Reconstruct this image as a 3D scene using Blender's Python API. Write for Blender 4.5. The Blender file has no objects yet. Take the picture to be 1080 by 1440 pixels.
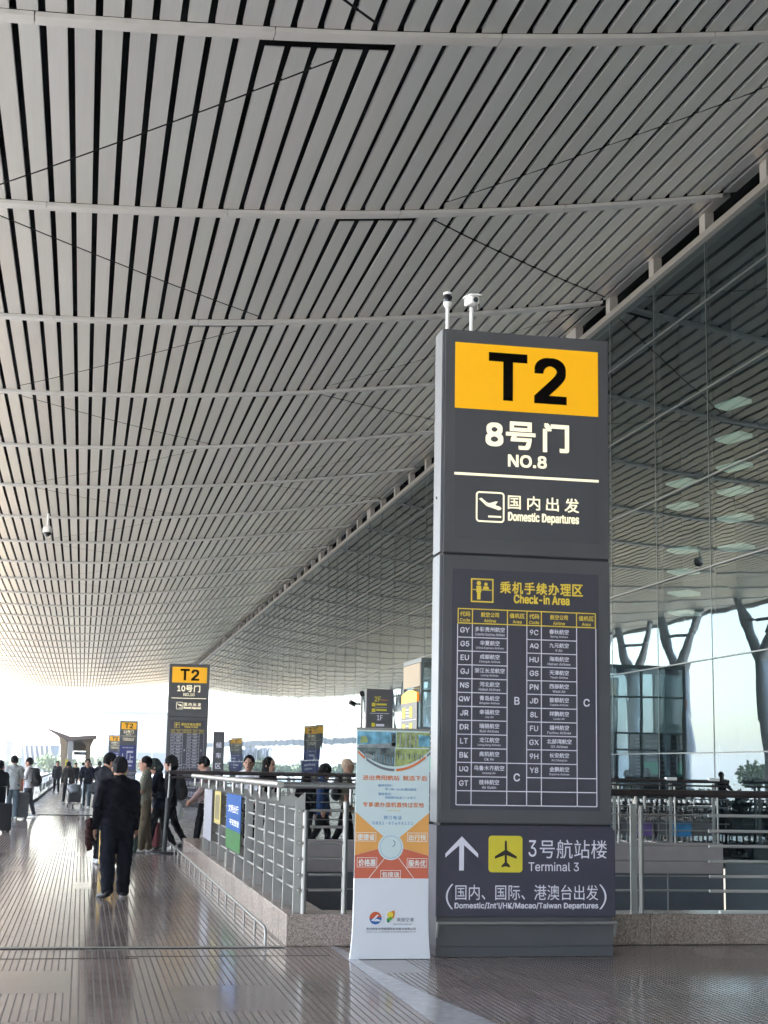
import bpy, math, random
import numpy as np
from mathutils import Vector, Matrix
random.seed(7)
R = math.radians
S = bpy.context.scene
C = S.collection

# ------------------------------------------------------------------ camera
CAM_YAW, CAM_PITCH, CAM_ROLL, EYE = 0.193846, 0.171074, 0.0182, 1.6
fw = Vector((math.sin(CAM_YAW)*math.cos(CAM_PITCH), math.cos(CAM_YAW)*math.cos(CAM_PITCH), math.sin(CAM_PITCH)))
rt = Vector((math.cos(CAM_YAW), -math.sin(CAM_YAW), 0))
up = rt.cross(fw)
rt2 = rt*math.cos(CAM_ROLL) + up*math.sin(CAM_ROLL)
up2 = -rt*math.sin(CAM_ROLL) + up*math.cos(CAM_ROLL)
cd = bpy.data.cameras.new('camera'); cam = bpy.data.objects.new('camera', cd); C.objects.link(cam)
cam.matrix_world = Matrix(((rt2.x, up2.x, -fw.x, 0), (rt2.y, up2.y, -fw.y, 0), (rt2.z, up2.z, -fw.z, EYE), (0, 0, 0, 1)))
cd.sensor_fit = 'HORIZONTAL'; cd.sensor_width = 36; cd.lens = 70.0
cd.clip_start = 0.1; cd.clip_end = 5000
S.camera = cam

# ------------------------------------------------------------------ world, sun, exposure
SUN_EL, SUN_ROT = 52, -62          # degrees: high, from the road side and a little ahead
w = bpy.data.worlds.new('World'); S.world = w; w.use_nodes = True
nt = w.node_tree; nt.nodes.clear()
sky = nt.nodes.new('ShaderNodeTexSky'); sky.sky_type = 'NISHITA'; sky.sun_disc = False
sky.sun_elevation = R(SUN_EL); sky.sun_rotation = R(SUN_ROT); sky.dust_density = 1.8; sky.air_density = 1.0; sky.ozone_density = .8
bg = nt.nodes.new('ShaderNodeBackground'); bg.inputs[1].default_value = 0.15
out = nt.nodes.new('ShaderNodeOutputWorld')
nt.links.new(sky.outputs[0], bg.inputs[0]); nt.links.new(bg.outputs[0], out.inputs[0])
sl = bpy.data.lights.new('sun', 'SUN'); sl.energy = 5.0; sl.angle = R(0.5); sl.color = (1, .965, .91)
so = bpy.data.objects.new('sun', sl); C.objects.link(so)
sd = Vector((math.sin(R(SUN_ROT))*math.cos(R(SUN_EL)), math.cos(R(SUN_ROT))*math.cos(R(SUN_EL)), math.sin(R(SUN_EL))))
so.rotation_euler = (-sd).to_track_quat('-Z', 'Y').to_euler(); so.location = (-40, 0, 60)
S.view_settings.view_transform = 'Standard'; S.view_settings.look = 'None'
S.view_settings.gamma = 1.0; S.view_settings.use_curve_mapping = False
S.view_settings.exposure = 3.25

# ------------------------------------------------------------------ materials
M = {}
def mat(name, col, rough=.5, metal=0., var=0., scale=8., bump=0., bscale=40., spec=None, emit=0., coat=0., stretch=None):
    m = bpy.data.materials.new(name); m.use_nodes = True; t = m.node_tree
    b = t.nodes['Principled BSDF']; L = t.links.new
    b.inputs['Base Color'].default_value = (*col, 1); b.inputs['Roughness'].default_value = rough
    b.inputs['Metallic'].default_value = metal
    if spec is not None: b.inputs['Specular IOR Level'].default_value = spec
    if coat: b.inputs['Coat Weight'].default_value = coat; b.inputs['Coat Roughness'].default_value = .08
    if emit:
        b.inputs['Emission Color'].default_value = (*col, 1); b.inputs['Emission Strength'].default_value = emit
    tc = t.nodes.new('ShaderNodeTexCoord'); src = tc.outputs['Object']
    if stretch:
        mp = t.nodes.new('ShaderNodeMapping'); mp.inputs['Scale'].default_value = stretch; L(src, mp.inputs[0]); src = mp.outputs[0]
    if var:
        n = t.nodes.new('ShaderNodeTexNoise'); n.inputs['Scale'].default_value = scale; n.inputs['Detail'].default_value = 6
        L(src, n.inputs['Vector'])
        r = t.nodes.new('ShaderNodeValToRGB')
        r.color_ramp.elements[0].position = .3; r.color_ramp.elements[1].position = .7
        r.color_ramp.elements[0].color = (*[max(0, c*(1-var)) for c in col], 1)
        r.color_ramp.elements[1].color = (*[min(1, c*(1+var)) for c in col], 1)
        L(n.outputs['Fac'], r.inputs[0]); L(r.outputs[0], b.inputs['Base Color'])
        rm = t.nodes.new('ShaderNodeMapRange'); rm.inputs[3].default_value = max(.02, rough*.8); rm.inputs[4].default_value = min(1, rough*1.25)
        L(n.outputs['Fac'], rm.inputs[0]); L(rm.outputs[0], b.inputs['Roughness'])
    if bump:
        n2 = t.nodes.new('ShaderNodeTexNoise'); n2.inputs['Scale'].default_value = bscale; n2.inputs['Detail'].default_value = 4
        L(src, n2.inputs['Vector'])
        bn = t.nodes.new('ShaderNodeBump'); bn.inputs['Strength'].default_value = bump; bn.inputs['Distance'].default_value = .01
        L(n2.outputs['Fac'], bn.inputs['Height']); L(bn.outputs[0], b.inputs['Normal'])
    M[name] = m
    return m

def math_node(t, op, a, b=None):
    n = t.nodes.new('ShaderNodeMath'); n.operation = op
    for i, x in enumerate((a, b)):
        if x is None: continue
        if isinstance(x, (int, float)): n.inputs[i].default_value = x
        else: t.links.new(x, n.inputs[i])
    return n.outputs[0]

def striped_stone(name, col, groove, pitch, gw, rough, slab=1.2, jointw=.006, line=None):
    """polished granite strips with sawn grooves that run along Y"""
    m = bpy.data.materials.new(name); m.use_nodes = True; t = m.node_tree; L = t.links.new
    b = t.nodes['Principled BSDF']
    tc = t.nodes.new('ShaderNodeTexCoord'); sp = t.nodes.new('ShaderNodeSeparateXYZ'); L(tc.outputs['Object'], sp.inputs[0])
    fx = math_node(t, 'FRACT', math_node(t, 'DIVIDE', sp.outputs[0], pitch))
    g0 = math_node(t, 'LESS_THAN', fx, gw/pitch)
    # slabs: random tint per slab, a few slabs left unsawn
    sx = math_node(t, 'FLOOR', math_node(t, 'DIVIDE', sp.outputs[0], slab*.62))
    off = math_node(t, 'MULTIPLY', sx, .37)
    sy = math_node(t, 'FLOOR', math_node(t, 'ADD', math_node(t, 'DIVIDE', sp.outputs[1], slab), off))
    cb = t.nodes.new('ShaderNodeCombineXYZ'); L(sx, cb.inputs[0]); L(sy, cb.inputs[1])
    wn = t.nodes.new('ShaderNodeTexWhiteNoise'); wn.noise_dimensions = '2D'; L(cb.outputs[0], wn.inputs['Vector'])
    g = math_node(t, 'MULTIPLY', g0, math_node(t, 'GREATER_THAN', wn.outputs['Value'], .09))
    n = t.nodes.new('ShaderNodeTexNoise'); n.inputs['Scale'].default_value = 3.0; n.inputs['Detail'].default_value = 8; L(tc.outputs['Object'], n.inputs['Vector'])
    n3 = t.nodes.new('ShaderNodeTexNoise'); n3.inputs['Scale'].default_value = 160; n3.inputs['Detail'].default_value = 2; L(tc.outputs['Object'], n3.inputs['Vector'])
    val = math_node(t, 'ADD', math_node(t, 'ADD', math_node(t, 'MULTIPLY', wn.outputs['Value'], .22), math_node(t, 'MULTIPLY', n.outputs['Fac'], .5)), math_node(t, 'MULTIPLY', n3.outputs['Fac'], .45))
    mul = t.nodes.new('ShaderNodeMix'); mul.data_type = 'RGBA'; mul.blend_type = 'MULTIPLY'; mul.inputs[0].default_value = 1
    mul.inputs[6].default_value = (*[c*1.6 for c in col], 1)
    cc = t.nodes.new('ShaderNodeCombineColor'); [L(val, cc.inputs[i]) for i in range(3)]; L(cc.outputs[0], mul.inputs[7])
    mx = t.nodes.new('ShaderNodeMix'); mx.data_type = 'RGBA'; L(g, mx.inputs[0]); L(mul.outputs[2], mx.inputs[6]); mx.inputs[7].default_value = (*groove, 1)
    # slab joints across
    fy = math_node(t, 'FRACT', math_node(t, 'ADD', math_node(t, 'DIVIDE', sp.outputs[1], slab), off))
    j = math_node(t, 'LESS_THAN', fy, jointw/slab)
    mj = t.nodes.new('ShaderNodeMix'); mj.data_type = 'RGBA'; L(j, mj.inputs[0]); L(mx.outputs[2], mj.inputs[6]); mj.inputs[7].default_value = (*[c*.5 for c in groove], 1)
    L(mj.outputs[2], b.inputs['Base Color'])
    gj = math_node(t, 'MAXIMUM', g, j)
    rr = math_node(t, 'ADD', math_node(t, 'MULTIPLY', gj, .45), math_node(t, 'ADD', rough*.6, math_node(t, 'MULTIPLY', n.outputs['Fac'], rough*.8)))
    L(rr, b.inputs['Roughness'])
    b.inputs['Specular IOR Level'].default_value = .85
    bn = t.nodes.new('ShaderNodeBump'); bn.inputs['Strength'].default_value = .12; bn.inputs['Distance'].default_value = .003; bn.invert = True
    L(gj, bn.inputs['Height']); L(bn.outputs[0], b.inputs['Normal'])
    M[name] = m
striped_stone('walk_stone', (.24, .185, .163), (.11, .09, .08), .0535, .0115, .125)
striped_stone('plaza_stone', (.22, .172, .156), (.09, .074, .066), .046, .013, .13, slab=.9)
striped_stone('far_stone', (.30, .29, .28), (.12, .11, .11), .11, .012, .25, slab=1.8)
mat('smooth_stone', (.38, .38, .39), .14, var=.12, scale=12, spec=.6)
mat('asphalt', (.30, .29, .275), .8, var=.2, scale=3, bump=.3, bscale=120)
mat('earth', (.27, .26, .22), .9, var=.25, scale=.05)
mat('paint_white', (.75, .75, .73), .6, var=.1, scale=20)
mat('kerb_stone', (.35, .34, .32), .7, var=.15, scale=6)

def granite(name, col, rough):
    m = mat(name, col, rough, var=.28, scale=34, spec=.55); t = m.node_tree; L = t.links.new; b = t.nodes['Principled BSDF']
    tc = t.nodes.new('ShaderNodeTexCoord')
    v = t.nodes.new('ShaderNodeTexVoronoi'); v.inputs['Scale'].default_value = 130; L(tc.outputs['Object'], v.inputs['Vector'])
    st = t.nodes.new('ShaderNodeTexNoise'); st.inputs['Scale'].default_value = 2.2; st.inputs['Detail'].default_value = 7; L(tc.outputs['Object'], st.inputs['Vector'])
    old = b.inputs['Base Color'].links[0].from_socket
    mx = t.nodes.new('ShaderNodeMix'); mx.data_type = 'RGBA'; mx.blend_type = 'MULTIPLY'; mx.inputs[0].default_value = .75
    bw = t.nodes.new('ShaderNodeRGBToBW'); L(v.outputs['Color'], bw.inputs[0]); L(old, mx.inputs[6]); L(bw.outputs[0], mx.inputs[7])
    hs = t.nodes.new('ShaderNodeHueSaturation'); hs.inputs['Saturation'].default_value = 1.0; hs.inputs['Value'].default_value = 1.5; L(mx.outputs[2], hs.inputs['Color'])
    m2 = t.nodes.new('ShaderNodeMix'); m2.data_type = 'RGBA'; m2.blend_type = 'MULTIPLY'
    rp = t.nodes.new('ShaderNodeMapRange'); rp.inputs[1].default_value = .45; rp.inputs[2].default_value = .72; rp.inputs[4].default_value = .75
    L(st.outputs['Fac'], rp.inputs[0]); L(rp.outputs[0], m2.inputs[0]); L(hs.outputs[0], m2.inputs[6]); m2.inputs[7].default_value = (.45, .36, .30, 1)
    sp = t.nodes.new('ShaderNodeSeparateXYZ'); L(tc.outputs['Object'], sp.inputs[0])
    jn = math_node(t, 'LESS_THAN', math_node(t, 'FRACT', math_node(t, 'DIVIDE', math_node(t, 'ADD', sp.outputs[0], math_node(t, 'ADD', sp.outputs[1], 200.33)), 1.27)), .004)
    m3 = t.nodes.new('ShaderNodeMix'); m3.data_type = 'RGBA'; L(jn, m3.inputs[0]); L(m2.outputs[2], m3.inputs[6]); m3.inputs[7].default_value = (.03, .028, .025, 1)
    L(m3.outputs[2], b.inputs['Base Color'])
granite('granite', (.33, .255, .215), .2)
mat('wall_pink', (.34, .29, .275), .45, var=.06, scale=4)
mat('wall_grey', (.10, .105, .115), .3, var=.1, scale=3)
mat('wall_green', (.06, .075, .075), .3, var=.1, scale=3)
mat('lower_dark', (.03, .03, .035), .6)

def slat_mat():
    m = mat('ceiling_slat', (.55, .55, .55), .34, metal=.45); t = m.node_tree; L = t.links.new; b = t.nodes['Principled BSDF']; b.inputs['Specular Tint'].default_value = (1., .66, .26, 1)
    g = t.nodes.new('ShaderNodeNewGeometry')
    r = t.nodes.new('ShaderNodeValToRGB'); r.color_ramp.interpolation = 'LINEAR'
    es = r.color_ramp.elements
    es[0].color = (.56, .575, .58, 1); es[1].color = (.63, .65, .655, 1)
    for p, c in ((.3, (.60, .62, .622)), (.55, (.585, .615, .608)), (.8, (.605, .61, .618))):
        e = es.new(p); e.color = (*c, 1)
    L(g.outputs['Random Per Island'], r.inputs[0])
    tc = t.nodes.new('ShaderNodeTexCoord'); mp = t.nodes.new('ShaderNodeMapping'); mp.inputs['Scale'].default_value = (30, .6, 1); L(tc.outputs['Object'], mp.inputs[0])
    n = t.nodes.new('ShaderNodeTexNoise'); n.inputs['Scale'].default_value = 1.0; n.inputs['Detail'].default_value = 5; L(mp.outputs[0], n.inputs['Vector'])
    mx = t.nodes.new('ShaderNodeMix'); mx.data_type = 'RGBA'; mx.blend_type = 'MULTIPLY'; mx.inputs[0].default_value = 1
    cc = t.nodes.new('ShaderNodeMapRange'); cc.inputs[1].default_value = .3; cc.inputs[2].default_value = .7; cc.inputs[3].default_value = .965; cc.inputs[4].default_value = 1.025
    L(n.outputs['Fac'], cc.inputs[0]); co = t.nodes.new('ShaderNodeCombineColor'); [L(cc.outputs[0], co.inputs[i]) for i in range(3)]
    L(r.outputs[0], mx.inputs[6]); L(co.outputs[0], mx.inputs[7]); L(mx.outputs[2], b.inputs['Base Color'])
slat_mat()
mat('ceiling_rib', (.52, .51, .49), .45, metal=.2, var=.04, scale=2)
mat('plenum', (.003, .003, .004), .9, spec=.0)
mat('joint_black', (.004, .004, .005), .8, spec=.05)
mat('coping_metal', (.24, .225, .20), .45, metal=.3, var=.05)
mat('bracket_metal', (.30, .285, .26), .5, var=.06)

def glass_wall_mat(name, tint, base, f0, ripple, trans, dirt=.25):
    m = bpy.data.materials.new(name); m.use_nodes = True; t = m.node_tree; t.nodes.clear(); L = t.links.new
    o = t.nodes.new('ShaderNodeOutputMaterial')
    gl = t.nodes.new('ShaderNodeBsdfGlossy'); gl.inputs['Color'].default_value = (*tint, 1); gl.inputs['Roughness'].default_value = .0
    tr = t.nodes.new('ShaderNodeBsdfTransparent'); tr.inputs['Color'].default_value = (*trans, 1)
    df = t.nodes.new('ShaderNodeBsdfDiffuse'); df.inputs['Color'].default_value = (*base, 1)
    m1 = t.nodes.new('ShaderNodeMixShader'); m1.inputs[0].default_value = dirt; L(tr.outputs[0], m1.inputs[1]); L(df.outputs[0], m1.inputs[2])
    tc = t.nodes.new('ShaderNodeTexCoord')
    n = t.nodes.new('ShaderNodeTexNoise'); n.inputs['Scale'].default_value = .55; n.inputs['Detail'].default_value = 1.5; L(tc.outputs['Object'], n.inputs['Vector'])
    bn = t.nodes.new('ShaderNodeBump'); bn.inputs['Strength'].default_value = 1.0; bn.inputs['Distance'].default_value = ripple
    L(n.outputs['Fac'], bn.inputs['Height']); L(bn.outputs[0], gl.inputs['Normal'])
    fr = t.nodes.new('ShaderNodeFresnel'); fr.inputs['IOR'].default_value = 1.55
    mr = t.nodes.new('ShaderNodeMapRange'); mr.inputs[3].default_value = f0; mr.inputs[4].default_value = 1.0; L(fr.outputs[0], mr.inputs[0])
    gm = t.nodes.new('ShaderNodeMix'); gm.data_type = 'RGBA'; gm.inputs[6].default_value = (*tint, 1); gm.inputs[7].default_value = (.92, .93, .92, 1)
    L(fr.outputs[0], gm.inputs[0]); L(gm.outputs[2], gl.inputs['Color'])
    m2 = t.nodes.new('ShaderNodeMixShader'); L(mr.outputs[0], m2.inputs[0]); L(m1.outputs[0], m2.inputs[1]); L(gl.outputs[0], m2.inputs[2])
    L(m2.outputs[0], o.inputs[0]); M[name] = m
glass_wall_mat('curtain_glass', (.60, .78, .86), (.003, .008, .009), .055, .0026, (.26, .36, .37))
glass_wall_mat('porch_glass', (.80, .88, .92), (.02, .035, .04), .12, .0015, (.68, .77, .83), .08)
glass_wall_mat('clear_glass', (.9, .95, .95), (.3, .35, .36), .06, .002, (.85, .9, .9))
mat('mullion_grey', (.13, .155, .16), .4, metal=.5)
mat('mullion_mid', (.15, .165, .165), .4, metal=.5)
mat('mullion_light', (.50, .50, .48), .35, metal=.6)
mat('hall_dark', (.022, .028, .03), .7, var=.2, scale=.4)
mat('hall_light', (.9, .95, .78), .5, emit=.075)
mat('steel', (.30, .292, .28), .33, metal=.8, var=.06, scale=6, stretch=(1, 1, .1))
mat('steel_plate', (.35, .342, .328), .38, metal=.6, var=.08, scale=5)
mat('bumper_steel', (.24, .23, .22), .35, metal=.6)
mat('chrome', (.55, .54, .53), .22, metal=.9)
mat('dark_rail', (.035, .025, .025), .3)
mat('column_paint', (.40, .41, .42), .35, metal=.3, var=.05)
# sign materials
mat('totem_grey', (.098, .096, .102), .42, metal=.25, var=.10, scale=1.6)
mat('totem_side', (.15, .155, .168), .4, metal=.3, var=.05, scale=3)
mat('totem_panel', (.078, .077, .084), .35, var=.04, scale=2)
mat('totem_navy', (.047, .043, .066), .4, var=.05, scale=2)
mat('directory_panel', (.056, .053, .069), .4, var=.04, scale=2)
mat('seam_dark', (.015, .015, .018), .6)
mat('sign_yellow', (.95, .46, .0), .4, emit=.03)
mat('sign_yellow_flat', (.70, .58, .04), .5, var=.04)
mat('letter_black', (.003, .002, .002), .8, spec=.0)
mat('letter_brown', (.03, .022, .02), .5)
mat('letter_cream', (.90, .80, .55), .5, emit=.085)
mat('letter_white', (.66, .64, .72), .5, emit=.012)
mat('letter_yellow', (.75, .55, .06), .5, emit=.012)
mat('map_blue', (.02, .03, .22), .4)
# poster
mat('poster_white', (.74, .74, .78), .45, var=.02, scale=3)
mat('poster_pale', (.62, .72, .72), .45, var=.02, scale=3)
mat('poster_orange', (.80, .38, .10), .45, var=.05, scale=4)
mat('poster_red', (.62, .14, .075), .45, var=.06, scale=4)
mat('poster_line', (.85, .85, .80), .45)
mat('ink_orange', (.72, .20, .06), .5)
mat('ink_blue', (.10, .28, .52), .5)
mat('ink_dark', (.06, .06, .10), .5)
mat('ink_grey', (.16, .18, .19), .5)
mat('photo_blue', (.16, .38, .50), .5, var=.5, scale=14)
mat('photo_green', (.30, .36, .13), .5, var=.6, scale=20)
mat('photo_dark', (.10, .13, .13), .5, var=.8, scale=22)
mat('photo_road', (.30, .33, .33), .5, var=.3, scale=18)
mat('logo_red', (.60, .10, .03), .5); mat('logo_blue', (.03, .13, .40), .5); mat('logo_yellow', (.80, .60, .05), .5)
mat('logo_green', (.12, .40, .06), .5); mat('logo_orange', (.75, .25, .03), .5); mat('logo_teal', (.02, .20, .16), .5)
mat('banner_blue', (.002, .065, .25), .6, var=.1, spec=.1); mat('banner_green', (.03, .13, .03), .6, spec=.1, var=.3, scale=8)
mat('banner_yellow', (.36, .26, .015), .5); mat('banner_lilac', (.17, .165, .20), .5, var=.1)
# people
mat('skin', (.40, .22, .15), .6, spec=.2); mat('skin_dark', (.06, .03, .025), .6)
mat('hair_black', (.005, .0045, .0045), .75, spec=.08, bump=.5, bscale=90); mat('hair_grey', (.013, .013, .014), .75, spec=.08, bump=.5, bscale=90)
mat('hair_silver', (.035, .035, .036), .75, spec=.1, bump=.5, bscale=90); mat('hair_green', (.028, .038, .034), .75, spec=.08, bump=.5, bscale=90); mat('cap_tan', (.40, .28, .19), .7)
def cloth(name, col): mat('cloth_'+name, col, .85, var=.12, scale=6, bump=.25, bscale=160, spec=.05)
for n_, c_ in dict(suit=(.0042, .0042, .0065), suit_trouser=(.0065, .007, .011), charcoal=(.018, .018, .021), olive=(.17, .165, .125), khaki=(.12, .092, .058),
                   black=(.0045, .0045, .006), navy=(.006, .0075, .016), grey=(.36, .37, .37), white=(.70, .68, .70), jeans=(.085, .11, .13), slate=(.05, .055, .07),
                   camo=(.035, .03, .026), pink=(.36, .25, .24), blue=(.012, .03, .085), brown=(.028, .010, .010)).items(): cloth(n_, c_)
mat('shoe_black', (.004, .004, .004), .5, spec=.2); mat('shoe_white', (.65, .64, .62), .6); mat('sole', (.5, .5, .48), .7)
mat('bag_yellow', (.50, .30, .02), .4, var=.05); mat('bag_dark', (.006, .006, .008), .7, bump=.3); mat('bag_grey', (.13, .14, .15), .45, var=.1)
mat('bag_red', (.16, .03, .035), .45); mat('bag_green', (.03, .07, .055), .45); mat('bag_print', (.5, .5, .5), .7, var=.6, scale=60)
mat('rubber', (.009, .009, .009), .8); mat('plastic_white', (.80, .79, .76), .45); mat('lens_black', (.01, .01, .012), .12)
mat('ad_blue', (.03, .20, .42), .4, var=.3, scale=6); mat('ad_purple', (.12, .07, .22), .4, var=.4, scale=8); mat('pole_black', (.009, .010, .014), .4)
mat('car_white', (.74, .74, .74), .25, coat=1.); mat('car_red', (.42, .03, .02), .25, coat=1.); mat('car_silver', (.42, .43, .45), .25, metal=.4, coat=1.)
mat('car_glass', (.02, .025, .03), .05); mat('tail_light', (1., .16, .05), .4, emit=.5); mat('head_light', (.8, .8, .8), .1)
mat('shelter_wall', (.36, .28, .19), .7, var=.08); mat('shelter_roof', (.20, .16, .15), .6); mat('fin_white', (.26, .265, .29), .5, var=.05)
mat('concrete_pale', (.17, .17, .17), .8, var=.1, scale=.5); mat('facade_pale', (.22, .235, .25), .5, var=.05, scale=.3); mat('facade_glass', (.10, .13, .15), .2)
mat('bark', (.09, .07, .05), .9, var=.3)
for i_, c_ in enumerate(((.055, .095, .03), (.075, .12, .035), (.10, .14, .05))): mat('leaf_%s' % ('deep', 'mid', 'pale')[i_], c_, .7, var=.35, scale=3)

# ------------------------------------------------------------------ mesh helpers
_tcache = {}
try: LATIN = bpy.data.fonts.load(bpy.utils.system_resource('DATAFILES', path='fonts')+'/Inter.woff2')   # a font that ships with Blender
except Exception: LATIN = None
def text_mesh(s, bold, space):
    k = (s, bold, space)
    if k not in _tcache:
        c = bpy.data.curves.new('t', 'FONT'); c.body = s; c.size = 1; c.resolution_u = 3; c.offset = bold; c.space_character = space
        if LATIN and not any(ord(ch) > 0x2000 for ch in s): c.font = LATIN
        o = bpy.data.objects.new('t', c); C.objects.link(o); bpy.context.view_layer.update()
        me = bpy.data.meshes.new_from_object(o.evaluated_get(bpy.context.evaluated_depsgraph_get()))
        v = np.array([x.co[:2] for x in me.vertices]); f = [tuple(p.vertices) for p in me.polygons]
        bpy.data.objects.remove(o); bpy.data.curves.remove(c); bpy.data.meshes.remove(me)
        _tcache[k] = (v, f)
    return _tcache[k]

class MB:
    def __init__(s): s.v = []; s.f = []; s.m = []; s.sm = []
    def add(s, vs, fs, mi=0, sm=False):
        o = len(s.v); s.v += [tuple(x) for x in vs]
        for f in fs: s.f.append(tuple(i+o for i in f)); s.m.append(mi); s.sm.append(sm)
        return s
    def box(s, x0, x1, y0, y1, z0, z1, mi=0):
        v = [(x0, y0, z0), (x1, y0, z0), (x1, y1, z0), (x0, y1, z0), (x0, y0, z1), (x1, y0, z1), (x1, y1, z1), (x0, y1, z1)]
        return s.add(v, [(0, 3, 2, 1), (4, 5, 6, 7), (0, 1, 5, 4), (1, 2, 6, 5), (2, 3, 7, 6), (3, 0, 4, 7)], mi)
    def hexa(s, v, mi=0):
        return s.add(v, [(0, 3, 2, 1), (4, 5, 6, 7), (0, 1, 5, 4), (1, 2, 6, 5), (2, 3, 7, 6), (3, 0, 4, 7)], mi)
    def tube(s, pts, r, n=10, mi=0, cap=True):
        pts = [Vector(p) for p in pts]; k = len(pts); rs = r if isinstance(r, (list, tuple)) else [r]*k
        vs = []; ref = None
        for i, p in enumerate(pts):
            d = (pts[min(i+1, k-1)]-pts[max(i-1, 0)]).normalized()
            a = Vector((0, 0, 1)) if abs(d.z) < .9 else Vector((1, 0, 0))
            if ref is not None: a = ref
            u = (a - d*a.dot(d)).normalized(); w_ = d.cross(u); ref = u
            for j in range(n):
                t = 2*math.pi*j/n; vs.append(p+(u*math.cos(t)+w_*math.sin(t))*rs[i])
        fs = [(i*n+j, i*n+(j+1) % n, (i+1)*n+(j+1) % n, (i+1)*n+j) for i in range(k-1) for j in range(n)]
        s.add(vs, fs, mi, True)
        if cap: s.add(vs[:n], [tuple(reversed(range(n)))], mi); s.add(vs[-n:], [tuple(range(n))], mi)
        return s
    def prism(s, poly, y0, y1, mi=0):
        """polygon in XZ, extruded from y0 to y1"""
        n = len(poly); v = [(x, y0, z) for x, z in poly]+[(x, y1, z) for x, z in poly]
        f = [tuple(range(n)), tuple(range(2*n-1, n-1, -1))]+[(i, i+n, (i+1) % n+n, (i+1) % n) for i in range(n)]
        return s.add(v, f, mi)
    def sheet(s, poly, y, mi=0):
        return s.add([(x, y, z) for x, z in poly], [tuple(range(len(poly)))], mi)
    def rect(s, x0, z0, x1, z1, y, mi=0): return s.sheet([(x0, z0), (x1, z0), (x1, z1), (x0, z1)], y, mi)
    def frame(s, x0, z0, x1, z1, t, y, mi=0):
        s.rect(x0, z0, x1, z0+t, y, mi); s.rect(x0, z1-t, x1, z1, y, mi); s.rect(x0, z0+t, x0+t, z1-t, y, mi); return s.rect(x1-t, z0+t, x1, z1-t, y, mi)
    def disc(s, x, z, r, y, mi=0, r0=0, a0=0, a1=360, n=40):
        P = [(x+r*math.cos(R(a0+(a1-a0)*i/n)), z+r*math.sin(R(a0+(a1-a0)*i/n))) for i in range(n+1)]
        if r0:
            Q = [(x+r0*math.cos(R(a0+(a1-a0)*i/n)), z+r0*math.sin(R(a0+(a1-a0)*i/n))) for i in range(n+1)]
            for i in range(n): s.sheet([P[i], P[i+1], Q[i+1], Q[i]][::-1], y, mi)
            return s
        return s.sheet(P[:-1] if abs(a1-a0) == 360 else P, y, mi)
    def text(s, t, x0, z0, x1, z1, y, mi=0, bold=.0, space=1.0):
        if bold > .0:
            e = bold*(z1-z0)*.7            # heavier strokes for dense characters: a few offset layers, each a hair in front of the last
            for k, (dx, dz) in enumerate(((-e, -e), (e, e), (-e, e), (e, -e)) if z1-z0 > .06 else ((-e, -e), (e, e))): s.text(t, x0+e+dx, z0+e+dz, x1-e+dx, z1-e+dz, y-.0002*k, mi, 0., space)
            return s
        v, f = text_mesh(t, bold, space)
        lo = v.min(0); hi = v.max(0); sc = ((x1-x0)/(hi[0]-lo[0]), (z1-z0)/(hi[1]-lo[1]))
        return s.add([(x0+(a-lo[0])*sc[0], y, z0+(b-lo[1])*sc[1]) for a, b in v], f, mi)
    def textc(s, t, xc, zc, h, y, mi=0, bold=.0, space=1.0, maxw=None):
        v, f = text_mesh(t, 0., space); lo = v.min(0); hi = v.max(0); k = h/(hi[1]-lo[1]); wd = (hi[0]-lo[0])*k
        if maxw and wd > maxw: wd = maxw
        return s.text(t, xc-wd/2, zc-h/2, xc+wd/2, zc+h/2, y, mi, bold, space)
    def build(s, name, mats, parent=None, loc=None, bevel=0):
        me = bpy.data.meshes.new(name); me.from_pydata(s.v, [], s.f)
        for m_ in (mats if isinstance(mats, (list, tuple)) else [mats]): me.materials.append(M[m_])
        me.polygons.foreach_set('material_index', s.m); me.polygons.foreach_set('use_smooth', s.sm); me.update()
        o = bpy.data.objects.new(name, me); C.objects.link(o)
        if parent: o.parent = parent
        if loc: o.location = loc
        if bevel:
            b = o.modifiers.new('bevel', 'BEVEL'); b.width = bevel; b.segments = 2; b.limit_method = 'ANGLE'
        return o

def tag(o, label, cat, group=None):
    o['label'] = label; o['category'] = cat
    if group: o['group'] = group
    return o
def thing(name, label, cat, loc=(0, 0, 0), rz=0, group=None):
    o = bpy.data.objects.new(name, None); C.objects.link(o); o.location = loc; o.rotation_euler = (0, 0, rz); o.empty_display_size = .2
    return tag(o, label, cat, group)
def struct(o): o['kind'] = 'structure'; return o
def dup(root, loc, rz=0, label=None, group=None):
    r = root.copy(); C.objects.link(r); r.location = loc; r.rotation_euler = (0, 0, rz)
    if label: r['label'] = label
    if group: r['group'] = group
    for ch in list(root.children):
        c = ch.copy(); C.objects.link(c); c.parent = r
        for g in list(ch.children):
            d = g.copy(); C.objects.link(d); d.parent = c
    return r

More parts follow.
